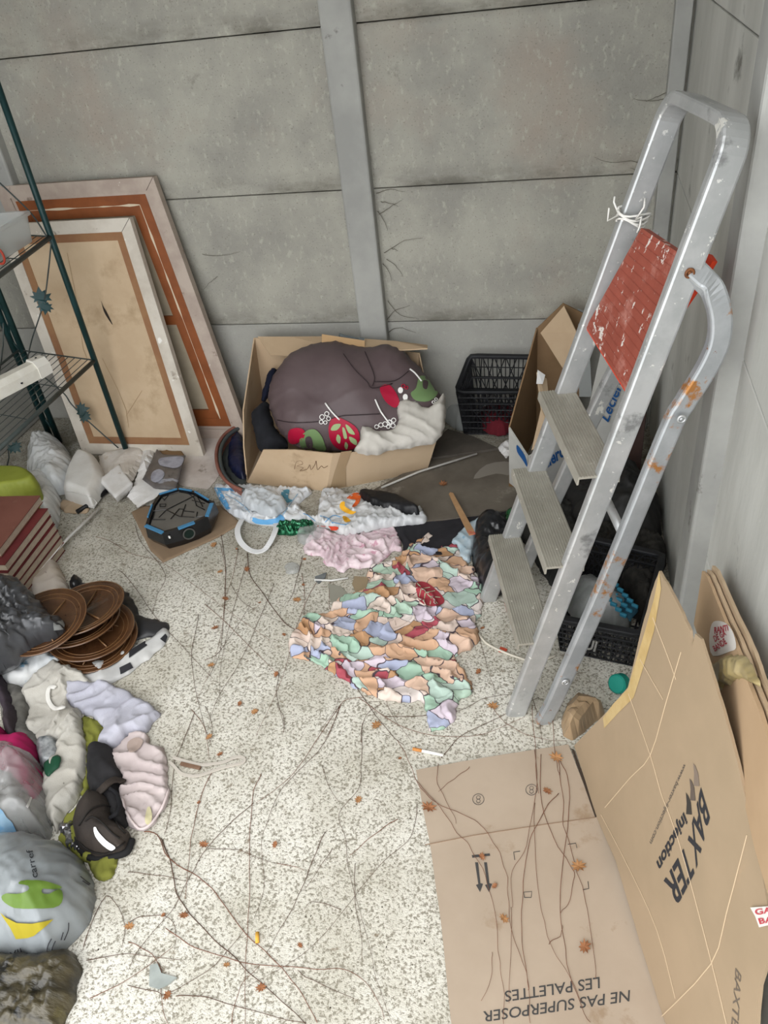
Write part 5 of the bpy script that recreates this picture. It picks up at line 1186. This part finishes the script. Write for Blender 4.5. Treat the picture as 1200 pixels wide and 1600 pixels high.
gb = pile('clear_grey_bag', CL([(-90, 560), (0, 553), (90, 555), (145, 560), (155, 600), (205, 605), (215, 700), (228, 800), (248, 920), (180, 955), (100, 970), (0, 978), (-90, 985)]), M('translucent_grey_film', '9a9b99', '8b8d8c', 8, .15, alpha=.6, spec=.7), H=.12, edge=.05, z0=.003, fa=.022, fr=30, ang=.9, seed=73, crinkle=.003, h=.008, key='gb')
tag(gb, 'translucent grey plastic bag at the left edge over the magenta garment', 'plastic bag')
sg = surf_bvh('gb', .003)
patch('blue_patch', CL([(-60, 800), (0, 790), (30, 830), (60, 860), (95, 960), (50, 972), (-60, 975)]), sg, M('blue_showing_through', '5b8fb8', '86a3b8', 20, .3), gb, h=5)
patch('white_edge', CL([(120, 780), (142, 735), (150, 740), (130, 790)]), sg, M('white_fold', 'd2d1cf'), gb, smoothk=1, h=3)
CE = lambda l: crop(l, 0, 1250, 3)
cfm = M('grey_white_carrier_film', '74797b', '84898b', 6, .28, spec=.55, spots=[('6f6f6c', 60, .72, .03)])
cf = pile('carrier_bag', CE([(-110, 260), (-60, 235), (0, 240), (50, 222), (100, 213), (160, 208), (205, 210), (260, 232), (330, 250), (385, 285), (415, 330), (440, 395), (440, 460), (435, 540), (400, 600), (350, 665), (290, 728), (230, 745), (150, 745), (80, 740), (0, 745), (-100, 730), (-140, 500)]), cfm, H=.15, edge=.12, z0=.003, fa=.014, fr=26, ang=1.2, seed=74, crinkle=.003, h=.007, key='cf', lump=.15)
tag(cf, 'stuffed grey-white supermarket carrier bag with green and yellow logo, bottom left', 'bag')
sf_ = surf_bvh('cf', .0035)
text('lettering', 'carref', [(178, 362), (150, 232), (122, 238), (146, 372)], lambda x, y: sf_(*CE([(x, y)])[0]), M('dark_print', '2c2f33'), cf, bold=.01)
grn = M('logo_green', '56702a', '617a30', 9, .4); ylw = M('logo_yellow', '97891f')
patch('green_logo', CE([(100, 380), (180, 378), (250, 392), (290, 410), (250, 420), (200, 415), (196, 436), (230, 440), (275, 418), (292, 440), (288, 480), (250, 505), (150, 508), (70, 505), (25, 480), (8, 455), (30, 438), (80, 440), (130, 425), (132, 402), (90, 395)]), sf_, grn, cf, smoothk=2, h=4)
patch('yellow_logo', CE([(0, 525), (30, 550), (80, 575), (150, 578), (200, 570), (250, 558), (215, 590), (160, 635), (130, 645), (75, 650), (50, 600)]), sf_, ylw, cf, smoothk=1, h=4)
for l in ([(320, 575), (318, 610), (300, 655)], [(295, 620), (285, 655)], [(240, 650), (225, 680), (220, 720)], [(258, 660), (245, 690), (240, 725)], [(375, 360), (420, 395)], [(385, 380), (415, 400)]):
    P = [sf_(*p) for p in CE(catmull(l, 4, False))]; P = [p for p in P if p is not None]
    if len(P) > 2: B().tube(P, .0011, 5).obj('printed_line', ink, cf)
text('lettering', 'VII', [(50, 735), (105, 715), (98, 690), (45, 712)], lambda x, y: sf_(*CE([(x, y)])[0]), ink, cf)
wet = M('wet_leaf_litter', '2b2820', '49422f', 12, .35, bump=.6, bscale=50, spec=.5, spots=[('5e5738', 6, .60, .08), ('161512', 14, .56, .05)], stretch=(1, 3, 1))
wl_ = pile('wet_rubbish', CE([(-110, 750), (0, 735), (200, 735), (300, 715), (345, 720), (380, 760), (378, 830), (345, 950), (310, 1040), (260, 1110), (-110, 1130)]), wet, H=.05, edge=.05, z0=.003, fa=.012, fr=60, ang=1.4, seed=75, crinkle=.012)
tag(wl_, 'dark wet bundle of sodden leaves and cloth in the bottom left corner', 'rubbish')

# ================================================================== the large cardboard
F0 = G(896, 1166); F1 = G(1040, 1600); Wp = WX(1195, 1350, .742)
nb = (F1-F0).cross(Wp-F0).normalized(); nb = nb if nb.x < 0 else -nb
print('flap tip', PN(1030, 893, F0, nb), 'top front', PN(1195, 1340, F0, nb), nb)
card_x = M('cardboard_warm', '98856c', 'a38e74', 2.5, .85, bump=.05, spots=[('a98f72', 5, .64, .1), ('8d7a62', 90, .76, .02)])
card_f = M('cardboard_floor', 'a29280', 'ab9b89', 3, .9, bump=.06, spots=[('94806a', 8, .62, .08), ('5f5042', 70, .75, .02)])
bax = thing('cardboard_sheet', 'large printed cardboard, half flat on the floor and half leaning on the right wall', 'cardboard', (F0+F1)/2)
tape = M('amber_tape', 'b89b62', 'c3a872', 20, .25, spec=.5)
def wob(P_, a=1.2, k=4, s=0):
    out = []
    for i in range(len(P_)):
        x1, y1 = P_[i]; x2, y2 = P_[(i+1) % len(P_)]
        for j in range(k): t = j/k; out.append((x1+(x2-x1)*t+(a*n3(x1+j*3.3, y1, s) if j else 0), y1+(y2-y1)*t+(a*n3(x1, y1+j*2.7, s+3) if j else 0)))
    return out
fp = wob([(650, 1203), (720, 1190), (785, 1179), (888, 1163), (932, 1277), (962, 1345), (1000, 1470), (1042, 1606), (1064, 1680), (718, 1680), (704, 1590), (690, 1450), (672, 1320), (662, 1270)])
nz_ = Vector((0, 0, 1))
B().slab([G(x, y, .008) for x, y in fp][::-1], .005, nz_).obj('floor_panel', card_f, bax)
wp = wob([(897, 1165), (950, 1110), (981, 1074), (1003, 980), (1018, 925), (1030, 892), (1044, 915), (1062, 950), (1078, 985), (1081, 1012), (1086, 990), (1095, 998), (1112, 1052), (1130, 1110), (1152, 1190), (1168, 1260), (1176, 1308), (1190, 1360), (1200, 1420), (1206, 1448), (1200, 1500), (1188, 1540), (1184, 1580), (1180, 1690), (1068, 1690), (1040, 1600), (1002, 1480), (962, 1345), (932, 1277)], .9)
B().slab([PN(x, y, F0+nb*.004, nb) for x, y in wp][::-1], .005, nb).obj('leaning_panel', card_x, bax)
sfb = surf_plane(F0+nb*.004, nb, .0009); sfl = surf_plane((0, 0, .008), (0, 0, 1), .0009)
crm = M('cardboard_crease', 'c8b294')
for l in ([(1064, 1019), (1040, 1100), (1016, 1180), (985, 1215), (945, 1262)], [(982, 1084), (1016, 1180), (1033, 1240), (1046, 1273), (1069, 1343), (1111, 1501), (1135, 1600)], [(939, 1273), (985, 1361), (1027, 1455), (1055, 1560)], [(1167, 1305), (1135, 1427), (1111, 1506), (1032, 1590)], [(1020, 965), (1045, 1030), (1056, 1062)], [(1000, 1030), (1036, 1093)]):
    l2 = catmull(l, 3, False); q = B()
    q.tube([sfb(*p) for p in l2], .001, prof=[(-.0002, -.0009), (.0006, -.0007), (.0006, .0007), (-.0002, .0009)], side=nb); q.obj('crease', crm, bax)
for l in ([(1072, 1010), (1068, 1025)],): pass
patch('tape_edge', [(1030, 893), (1022, 935), (1008, 985), (990, 1045), (981, 1076), (958, 1100), (942, 1122), (944, 1138), (965, 1115), (990, 1090), (1006, 1040), (1022, 985), (1033, 920)], sfb, tape, bax, smoothk=1, h=6)
text('printed_lettering', 'BAX', [(722, 380), (612, 820), (680, 1060), (795, 625)], lambda x, y: sfb(*crop([(x, y)], 960, 1160, 5.333)[0]), ink, bax, bold=.02)
text('printed_lettering', 'TER', [(602, 850), (412, 1160), (510, 1390), (666, 1090)], lambda x, y: sfb(*crop([(x, y)], 960, 1160, 5.333)[0]), ink, bax, bold=.02)
text('printed_lettering', 'injection', [(578, 582), (350, 1000), (385, 1092), (612, 672)], lambda x, y: sfb(*crop([(x, y)], 960, 1160, 5.333)[0]), ink, bax, bold=.03)
text('printed_address', 'www.baxter-injection.com', [(580, 172), (292, 828), (313, 862), (598, 205)], lambda x, y: sfb(*crop([(x, y)], 960, 1160, 5.333)[0]), M('faded_ink', '57504a'), bax)
for l, cc3 in (([(655, 175), (675, 200), (697, 260), (708, 365), (660, 362), (664, 260)], '7a6c60'), ([(625, 300), (645, 325), (665, 380), (675, 487), (630, 482), (634, 390)], '5c5149'), ([(595, 418), (615, 445), (636, 500), (645, 602), (597, 598), (602, 510)], '37332f')):
    patch('printed_logo', crop(l, 960, 1160, 5.333), sfb, M('logo_ink_'+str(len(MATS)), cc3), bax, smoothk=1, h=6)
text('printed_lettering', 'BAXTER', [(1149, 1512), (1141, 1620), (1152, 1628), (1158, 1525)], sfb, M('grey_print', '6a5f54'), bax)
C3 = lambda l: crop(l, 640, 1100, 2.143)
text('printed_warning', 'NE PAS SUPERPOSER', C3([(738, 958), (246, 1030), (246, 1066), (736, 996)]), sfl, M('floor_print', '41403f'), bax, bold=.008)
text('printed_warning', 'LES PALETTES', C3([(636, 914), (318, 962), (320, 998), (637, 952)]), sfl, M('floor_print', '41403f'), bax, bold=.008)
for x in (0, 30):
    patch('printed_arrow', C3([(219+x, 530), (229+x, 530), (237+x, 600), (246+x, 602), (236+x, 630), (222+x, 606), (230+x, 603)]), sfl, M('floor_print', '41403f'), bax, smoothk=1, h=5)
patch('printed_arrow', C3([(208, 506), (268, 500), (270, 508), (210, 515)]), sfl, M('floor_print', '41403f'), bax, smoothk=1, h=5)
for l in ([(370, 493), (348, 496), (352, 522)], [(530, 470), (556, 466), (560, 482)], [(385, 648), (407, 648), (409, 628), (382, 630), (385, 648)], [(580, 622), (600, 618), (597, 594)]):
    B().tube([sfl(*p) for p in C3(l)], .0008, 4).obj('printed_corner_mark', M('floor_print', '41403f'), bax)
for (x, y) in ((230, 319), (408, 287)):
    B().tube([sfl(*C3([(x+19*cos(a), y+18*sin(a))])[0]) for a in [i*pi/10 for i in range(20)]], .0007, 4, closed=True).obj('printed_stamp', M('floor_print', '41403f'), bax)
    for rr_ in ((8, -6), (8, 6)):
        B().tube([sfl(*C3([(x+rr_[0]*cos(a)*.8, y+rr_[1]+6*sin(a))])[0]) for a in [i*pi/6 for i in range(12)]], .0006, 4, closed=True).obj('printed_stamp', M('floor_print', '41403f'), bax)
# seam between the two floor flaps and the torn layers at the wall edge
B().tube([sfl(*p) for p in [(664, 1320), (740, 1305), (850, 1288), (930, 1277)]], .0012, 4).obj('flap_seam', M('seam_brown', '8a7460'), bax)
B().slab([sfl(*p)+Vector((0, 0, .001)) for p in [(893, 1170), (897, 1172), (935, 1275), (930, 1277)]], .002, nz_).obj('flap_gap', M('gap_dark', '3b3027'), bax)
for k in range(5):
    B().tube([PN(1174+k*2.6, 1306, F0, nb), PN(1183+k*3.0, 1360+k*2, F0, nb)-nb*.004*k, PN(1196+k*3.2, 1420, F0, nb)-nb*.004*k], .0022, 5).obj('torn_layer', M('grey_brown_torn_card', '7d6f62', '94877a', 60, .95), bax)
stk = M('white_sticker', 'd9d4cd'); redt = M('red_lettering', 'b5404a')
patch('sticker', [(1172, 1418), (1212, 1415), (1212, 1443), (1186, 1449), (1180, 1432)], surf_plane(F0+nb*.006, nb, .001), stk, bax, smoothk=1, h=6)
text('sticker_lettering', 'GA', [(1181, 1430), (1206, 1425), (1205, 1417), (1178, 1421)], surf_plane(F0+nb*.006, nb, .0022), redt, bax, bold=.02)
text('sticker_lettering', 'BA', [(1187, 1444), (1208, 1440), (1207, 1432), (1184, 1435)], surf_plane(F0+nb*.006, nb, .0022), redt, bax, bold=.02)

# second cardboard behind it
c2 = thing('cardboard_sheet', 'folded flat cardboard standing behind the printed one, with a red-lettered sticker and loose tape', 'cardboard', WX(1140, 1250, .75))
X2 = .722; 
o2 = [WX(x, y, X2) for x, y in wob([(1097, 892), (1104, 900), (1118, 935), (1133, 972), (1146, 1000), (1158, 1030), (1170, 1070), (1186, 1110), (1210, 1190), (1260, 1350), (1260, 1560), (1230, 1500), (1180, 1330), (1150, 1200), (1120, 1080), (1084, 975)], .7)]
B().slab(o2, .006, Vector((-1, 0, 0))).obj('front_ply', M('cardboard_smooth', 'b29676', 'bb9f7f', 3, .85), c2)
o3 = [p+Vector((.009, 0, .004)) for p in o2]
B().slab(o3, .006, Vector((-1, 0, 0))).obj('middle_ply', card, c2)
o3 = [p+Vector((.018, .004, .012)) for p in o2]
B().slab(o3, .006, Vector((-1, 0, 0))).obj('rear_ply', card, c2)
s2 = surf_plane((X2, 0, 0), (-1, 0, 0), .001)
patch('sticker', [(1112, 975), (1122, 970), (1136, 975), (1146, 990), (1150, 1012), (1140, 1018), (1114, 1025), (1108, 1000)], s2, stk, c2, h=4)
text('sticker_lettering', 'BANDE', [(1117, 1018), (1136, 1005), (1131, 997), (1113, 1010)], surf_plane((X2, 0, 0), (-1, 0, 0), .002), redt, c2, bold=.02)
text('sticker_lettering', 'DE GA', [(1117, 1003), (1135, 992), (1131, 984), (1114, 994)], surf_plane((X2, 0, 0), (-1, 0, 0), .002), redt, c2, bold=.02)
text('sticker_lettering', 'RANTI', [(1116, 990), (1138, 985), (1136, 976), (1116, 980)], surf_plane((X2, 0, 0), (-1, 0, 0), .002), redt, c2, bold=.02)
tl = pile('loose_tape', [(1108, 1048), (1125, 1030), (1150, 1025), (1165, 1026), (1178, 1045), (1188, 1072), (1172, 1065), (1160, 1058), (1140, 1068), (1122, 1075)], M('olive_amber_tape', 'a3936a', '948358', 12, .3, spec=.5), H=.012, edge=.01, plane=((X2, -1.5, .3), (-1, 0, 0)), fa=.006, fr=60, seed=80, parent=c2)

# ================================================================== dry leaves and creeper stems over the floor
leafm = M('dry_leaf_orange', '936444', '7a4c30', 30, .85); leafd = M('dry_leaf_tan', 'a47a52', '90643c', 30, .85)
def mk_leaf(s):
    n = 9; V_ = []; out = []
    for i in range(n*2):
        a = pi*i/n; r = s*(1 if i % 2 == 0 else .55)*(1+.25*random.random()); out.append((r*cos(a), r*.75*sin(a)))
    v = [Vector((0, 0, .002))]+[Vector((x, y, .0015+.006*abs(n3(x*80, y*80, s*99)) + .35*s*(abs(y)/s)**2*.5)) for x, y in out]
    k = len(v); v2 = [p+Vector((0, 0, .0006)) for p in v]; f = []
    for i in range(1, k): j = i % (k-1)+1; f += [(0, j, i), (k, i+k, j+k), (i, j, j+k, i+k)]
    st0 = len(v)*2; vs = v+v2
    return vs, f
protos = []
for i in range(3):
    vs, f = mk_leaf(.010+.002*i); o = link('dry_leaf', vs, f, leafm if i < 2 else leafd, None, False, local=True); protos.append(o)
def put_leaf(i, x, y, z, s, label, grp):
    o = protos[i % 3] if i < 3 else None
    if o is None: o = protos[i % 3].copy(); COL.objects.link(o)
    p = G(x, y, z); o.location = p; o.rotation_euler = (random.uniform(-.25, .25), random.uniform(-.25, .25), random.uniform(0, 6.28)); o.scale = (s, s, s); tag(o, label, 'leaf', grp)
lv = C1([(390, 385), (385, 485), (360, 545), (280, 835), (190, 980), (670, 1035), (215, 555), (40, 655), (60, 435), (310, 680), (80, 540), (35, 330), (125, 345), (165, 425), (25, 800), (1085, 655), (1165, 735), (1125, 960), (1070, 825)])
lv += crop([(345, 190), (305, 125), (265, 370), (210, 795), (370, 980), (148, 1095), (500, 1065), (475, 30), (1020, 205), (645, 905), (5, 835)], 200, 1100, 2.4)
lv += [(375, 1100), (430, 1320), (560, 1250), (255, 1430), (318, 1320)]
LM = [('the black machine with blue corners', 285, 820), ('the shopping bag handle', 400, 850), ('the duvet cover left tip', 455, 1000), ('the duvet cover lower tip', 680, 1130), ('the cigarette', 669, 1175), ('the yellow cigarette butt', 402, 1465), ('the pale grey shard', 250, 1525), ('the pink garment', 225, 1225), ('the trailing strap', 350, 1195), ('the stoneware plates', 215, 980), ('the black shoe', 190, 1320), ('the grey-white carrier bag', 140, 1430), ('the pink sheet', 540, 880), ('the lowest ladder tread', 835, 1000), ('the right ladder foot', 805, 1115), ('the lilac cloth', 245, 1120), ('the flat cardboard left edge', 680, 1400)]
LC = [('the NE PAS SUPERPOSER print', 870, 1570), ('the pair of printed arrows', 752, 1365), ('the kraft wrapper', 895, 1160), ('the square printed corner marks', 890, 1340), ('the left printed stamp', 747, 1248), ('the upper left cardboard corner', 652, 1205), ('the LES PALETTES print', 860, 1535), ('the right printed stamp', 831, 1234)]
ORD = ['nearest', 'second nearest', 'third nearest', 'fourth nearest', 'fifth nearest', 'sixth nearest', 'seventh nearest', 'eighth nearest', 'ninth nearest', 'tenth nearest', '11th nearest', '12th nearest', '13th nearest', '14th nearest', '15th nearest', '16th nearest', '17th nearest', '18th nearest', '19th nearest', '20th nearest']
RANK = {}
def prerank(kind, pts, LMS):
    near = {}
    for i, (x, y) in enumerate(pts):
        k = min(range(len(LMS)), key=lambda j: (LMS[j][1]-x)**2+(LMS[j][2]-y)**2); near.setdefault(k, []).append(i)
    for k, l in near.items():
        allp = sorted(range(len(pts)), key=lambda i: (LMS[k][1]-pts[i][0])**2+(LMS[k][2]-pts[i][1])**2)
        for i in l: RANK[(kind,)+tuple(round(c, 2) for c in pts[i])] = ORD[min(19, allp.index(i))]+' to '+LMS[k][0]
def whichone(txt, x, y, kind): return txt+', '+RANK[(kind, round(x, 2), round(y, 2))]
lc_ = C3([(490, 180), (460, 293), (243, 512), (315, 720), (585, 815), (63, 348), (565, 545), (285, 610)])
prerank('l', lv, LM); prerank('c', lc_, LC)
idx = 0
for (x, y) in lv: put_leaf(idx, x, y, .002, random.choice((.6, .8, 1.0, 1.1)), whichone('dry orange-brown leaf on the bare concrete', x, y, 'l'), 'dry leaves on the bare floor'); idx += 1
for (x, y) in C3([(490, 180), (460, 293), (243, 512), (315, 720), (585, 815), (63, 348), (565, 545), (285, 610)]): put_leaf(idx, x, y, .010, random.choice((.8, 1.2, 1.5)), whichone('dry leaf on the flat printed cardboard', x, y, 'c'), 'dry leaves on the flat cardboard'); idx += 1
put_leaf(idx, 692, 757, .014, 1.6, 'dry tan leaf on the dusty grey cardboard sheet', None)
stem = M('dry_brown_stem', '5e4436', '4a352a', 40, .9); stem2 = M('dry_reddish_stem', '7a5240', '664434', 40, .9)
A_ = lambda l: crop(l, 200, 1100, 2.4)
twigs = [A_(l) for l in (
 [(60, 480), (110, 490), (150, 575), (250, 640), (330, 710), (440, 860), (560, 970), (640, 1070), (710, 1195)],
 [(125, 505), (160, 600), (185, 710), (250, 810), (380, 930), (470, 1020), (560, 1100), (670, 1200)],
 [(250, 30), (190, 180), (170, 240), (160, 400), (135, 490)], [(330, 240), (290, 300), (250, 440), (230, 560), (215, 730)],
 [(470, 370), (380, 450), (290, 550), (230, 650), (160, 780), (40, 920), (0, 1000)], [(800, 0), (750, 120), (700, 190), (620, 265), (560, 350), (520, 440), (500, 520), (510, 690), (470, 810)],
 [(790, 10), (690, 160), (600, 280), (480, 370)], [(880, 70), (875, 230), (865, 320), (790, 410), (815, 510), (825, 610), (850, 720), (900, 880), (930, 1030), (990, 1200)],
 [(1085, 370), (1060, 500), (960, 590), (850, 720), (720, 880), (590, 980), (440, 1060)], [(500, 260), (470, 340), (455, 520), (455, 770), (440, 980), (440, 1200)],
 [(740, 480), (690, 590), (640, 720), (580, 830), (520, 930)], [(0, 820), (60, 795), (150, 800), (180, 850), (175, 920)], [(140, 840), (230, 900), (330, 940), (450, 970), (700, 995), (830, 1000), (920, 1080), (960, 1180)],
 [(0, 1055), (110, 1080), (160, 1080), (330, 975), (430, 850)], [(180, 1095), (300, 1100), (460, 1150), (670, 1195)], [(0, 890), (60, 920), (120, 980), (120, 1100), (150, 1200)], [(850, 600), (850, 720), (870, 850), (880, 960)],
 [(800, 770), (700, 740), (660, 770)], [(560, 600), (620, 610), (665, 620)], [(300, 540), (400, 545), (450, 560), (560, 600)], [(0, 630), (100, 640), (220, 665)], [(390, 1200), (420, 1060), (500, 980)], [(640, 1000), (700, 1040), (850, 1100)],
 [(770, 540), (720, 610), (660, 700)], [(1010, 430), (920, 490), (830, 570)], [(730, 230), (750, 300), (790, 370)], [(560, 0), (585, 60), (580, 110)], [(240, 20), (290, 100), (305, 210)])]
twigs += [C1(l) for l in (
 [(165, 360), (180, 450), (250, 550), (320, 640), (410, 680), (480, 720), (560, 830), (600, 900), (680, 1010), (750, 1090), (780, 1110)], [(50, 230), (80, 400), (75, 560), (60, 740), (10, 850)],
 [(130, 345), (110, 450), (75, 540)], [(380, 370), (350, 500), (320, 560)], [(270, 480), (200, 650), (130, 800), (50, 930), (10, 1050)], [(490, 470), (485, 560), (500, 620)], [(290, 830), (280, 900), (300, 1000), (310, 1060)],
 [(520, 930), (510, 970), (440, 1070)], [(620, 925), (540, 940), (500, 1030), (470, 1090)], [(710, 940), (740, 1010), (810, 1100)], [(1065, 650), (1100, 800), (1130, 900), (1130, 1020)], [(0, 560), (60, 610), (150, 700), (280, 830)], [(100, 480), (160, 560), (320, 640)],
 [(0, 780), (60, 740), (180, 560)], [(380, 440), (390, 520), (385, 620)], [(610, 1100), (620, 1010), (690, 945)], [(0, 960), (30, 1040), (20, 1100)])]
twigs += [[(150, 838), (180, 850), (205, 865), (255, 880), (330, 935), (420, 1000)], [(210, 820), (222, 850), (258, 895), (245, 930), (238, 960)], [(185, 890), (205, 910), (240, 960), (290, 1015), (332, 1060)], [(345, 850), (352, 900), (350, 960), (335, 1030), (305, 1100)], [(310, 960), (300, 1030), (310, 1100), (330, 1165)], [(385, 880), (350, 1010), (342, 1090)],
 [(0+770, 1105), (790, 1130), (830, 1150), (885, 1158)], [(1000-180, 1060), (838, 1110), (848, 1160)], [(600, 1120), (700, 1115), (760, 1090), (812, 1085)], [(560, 1090), (640, 1140), (740, 1150), (820, 1120)], [(690, 1185), (720, 1150), (780, 1120), (840, 1090)], [(860, 1090), (885, 1060), (915, 1050)], [(500, 900), (470, 960), (440, 1060), (400, 1150)], [(130, 1480), (165, 1400), (195, 1440), (190, 1480)], [(135, 1500), (200, 1490), (280, 1500)], [(140, 1560), (200, 1530), (270, 1480)]]
ti = 0
mid = lambda l: l[len(l)//2]
prerank('t', [mid(l) for l in twigs], LM)
for l in twigs:
    pts = catmull(l, 5, False); q = []; K = len(pts)
    for i, (x, y) in enumerate(pts):
        p = G(x, y, .0035+.002*n3(i*.5, ti, 1)); p.x += .0035*n3(i*.35, ti*2.1, 7); p.y += .0035*n3(i*.35, ti*1.3, 3); p.z = max(p.z, .0022); q.append(p)
    r0 = .0013 if ti in (0, 1, 28) else random.uniform(.0006, .0010)
    o = B().tube(q, [r0*(1-.5*i/K) for i in range(K)], 5).obj('creeper_stem', stem if ti % 3 else stem2, smooth=True)
    tag(o, whichone('thin creeper stem, its middle', *mid(l), 't'), 'stem', 'creeper stems on the bare floor'); ti += 1
tw2 = [C3(l) for l in (
 [(-40, 120), (0, 190), (30, 270), (90, 330), (200, 380), (260, 430), (310, 520), (330, 620), (335, 720), (370, 850), (400, 930), (400, 1070)], [(20, 250), (100, 350), (160, 430), (210, 490), (260, 600), (285, 700), (300, 850), (315, 950), (315, 1070)],
 [(100, 200), (95, 270), (140, 350), (155, 400)], [(420, 150), (420, 300), (400, 450), (350, 560), (340, 680)], [(500, 190), (530, 260), (525, 420), (505, 600), (510, 740), (530, 870), (560, 970), (600, 1060)], [(495, 170), (510, 300), (520, 430), (555, 540), (590, 660), (610, 800), (625, 920)],
 [(500, 300), (440, 370), (400, 480), (380, 600), (375, 760), (390, 900), (400, 960)], [(440, 170), (440, 330), (500, 480), (550, 560), (540, 640), (510, 700)], [(420, 330), (420, 520), (440, 680), (470, 800), (530, 900), (580, 1000)], [(200, 210), (150, 250), (100, 290)], [(410, 0), (420, 150), (430, 300)], [(480, 0), (490, 170), (500, 240)], [(340, 680), (335, 850), (330, 1000)], [(270, 830), (280, 900), (240, 1000)], [(465, 805), (500, 780), (515, 740)])]
prerank('u', [mid(l) for l in tw2], LC)
for l in tw2:
    pts = catmull(l, 5, False); q = []; K = len(pts)
    for i, (x, y) in enumerate(pts):
        p = G(x, y, .012+.003*n3(i*.5, ti, 1)); p.x += .006*n3(i*.35, ti*2.1, 7); p.y += .006*n3(i*.35, ti*1.3, 3); q.append(p)
    r0 = random.uniform(.0005, .0009)
    o = B().tube(q, [r0*(1-.4*i/K) for i in range(K)], 5).obj('creeper_stem', stem2, smooth=True)
    tag(o, whichone('creeper stem over the cardboard, its middle', *mid(l), 'u'), 'stem', 'creeper stems on the cardboard'); ti += 1

# ================================================================== dusty cobwebs
webm = M('dusty_cobweb', '625d53', rough=1)
def web(pts_list, label, Y=-.004, r=.0010):
    q = B(); root = thing('cobweb', label, 'cobweb', WY(pts_list[0][0][0], pts_list[0][0][1], Y), 'cobwebs on the back wall')
    for k, l in enumerate(pts_list):
        c_ = catmull(l, 4, False); K = len(c_)
        B().tube([WY(x+1.5*n3(i*.7, k, 2), y+1.5*n3(i*.7, k, 5), Y) for i, (x, y) in enumerate(c_)], [r*(1.4-1.1*i/K) for i in range(K)], 5).obj('strand', webm, root, smooth=True)
web([[(588, 302), (610, 296), (632, 300)], [(592, 335), (608, 325), (628, 312)], [(590, 330), (600, 345), (606, 360)], [(595, 315), (610, 318), (622, 322)]], 'dusty cobweb strands right of the concrete post, just under the middle joint')
web([[(600, 395), (612, 388), (632, 376), (660, 372)], [(604, 405), (618, 415), (630, 432)], [(598, 412), (608, 425), (612, 440)], [(612, 388), (622, 392)]], 'dusty cobweb strands right of the concrete post, halfway down the lowest full panel')
web([[(604, 500), (618, 485), (640, 478)], [(606, 470), (625, 492), (655, 498)], [(606, 520), (622, 512), (650, 520)]], 'dusty cobweb strands at the right foot of the concrete post')
web([[(1050, 262), (1020, 258), (985, 252), (955, 254), (928, 246)], [(1010, 258), (1000, 268), (985, 262)], [(1040, 262), (1015, 275), (995, 290)]], 'dusty cobweb strands left of the corner beside the ladder, lower one')
web([[(1045, 152), (1020, 158), (990, 155)], [(1048, 140), (1030, 150), (1010, 158)]], 'dusty cobweb strands left of the corner near the ladder top')
web([[(316, 397), (340, 400), (375, 394)], [(340, 432), (330, 440), (318, 452)]], 'faint cobweb strands beside the large picture', r=.0008)
pile('dark_rubbish', [(905, 850), (960, 835), (1025, 850), (1040, 880), (1022, 960), (1005, 985), (960, 905), (915, 900)], M('added_dark_debris', '34322e', '22211f', 30, .95, bump=.5), H=.07, edge=.04, z0=.012, fa=.014, fr=70, seed=90, crinkle=.014)  # dark heap added to deepen the shade in and behind the crate
tag(bpy.data.objects['dark_rubbish.001'], 'dark dusty rubbish heap added to deepen the shade at the crate back under the ladder', 'rubbish', kind='stuff')

# crumbs of soil and bark scattered over the floor
random.seed(21)
q = B()
for i in range(1500):
    for _ in range(20):
        x = random.uniform(-1.7, .7); y = random.uniform(-2.75, -.15); w = .12+.88*max(0, min(1, (y+1.6)/1.3))+.5*(x < -.9)+.35*(n3(x*4, y*4, 3) > .15)
        if random.random() < w: break
    s_ = random.uniform(.001, .0032); a = random.uniform(0, 6.28); e1 = Vector((cos(a), sin(a), 0))*s_; e2 = Vector((-sin(a), cos(a), 0))*s_*random.uniform(.3, .8); c_ = Vector((x, y, .0008))
    q.add([c_+e1, c_+e2, c_-e1, c_-e2, c_+Vector((0, 0, s_*.6))], [(0, 1, 4), (1, 2, 4), (2, 3, 4), (3, 0, 4), (3, 2, 1, 0)])
tag(q.obj('soil_crumbs', M('soil_crumb', '43392e', '2d261f', 60, .95), origin=(-.5, -1.5, 0)), 'tiny dark crumbs of soil and bark scattered over the concrete floor', 'dirt', kind='stuff')
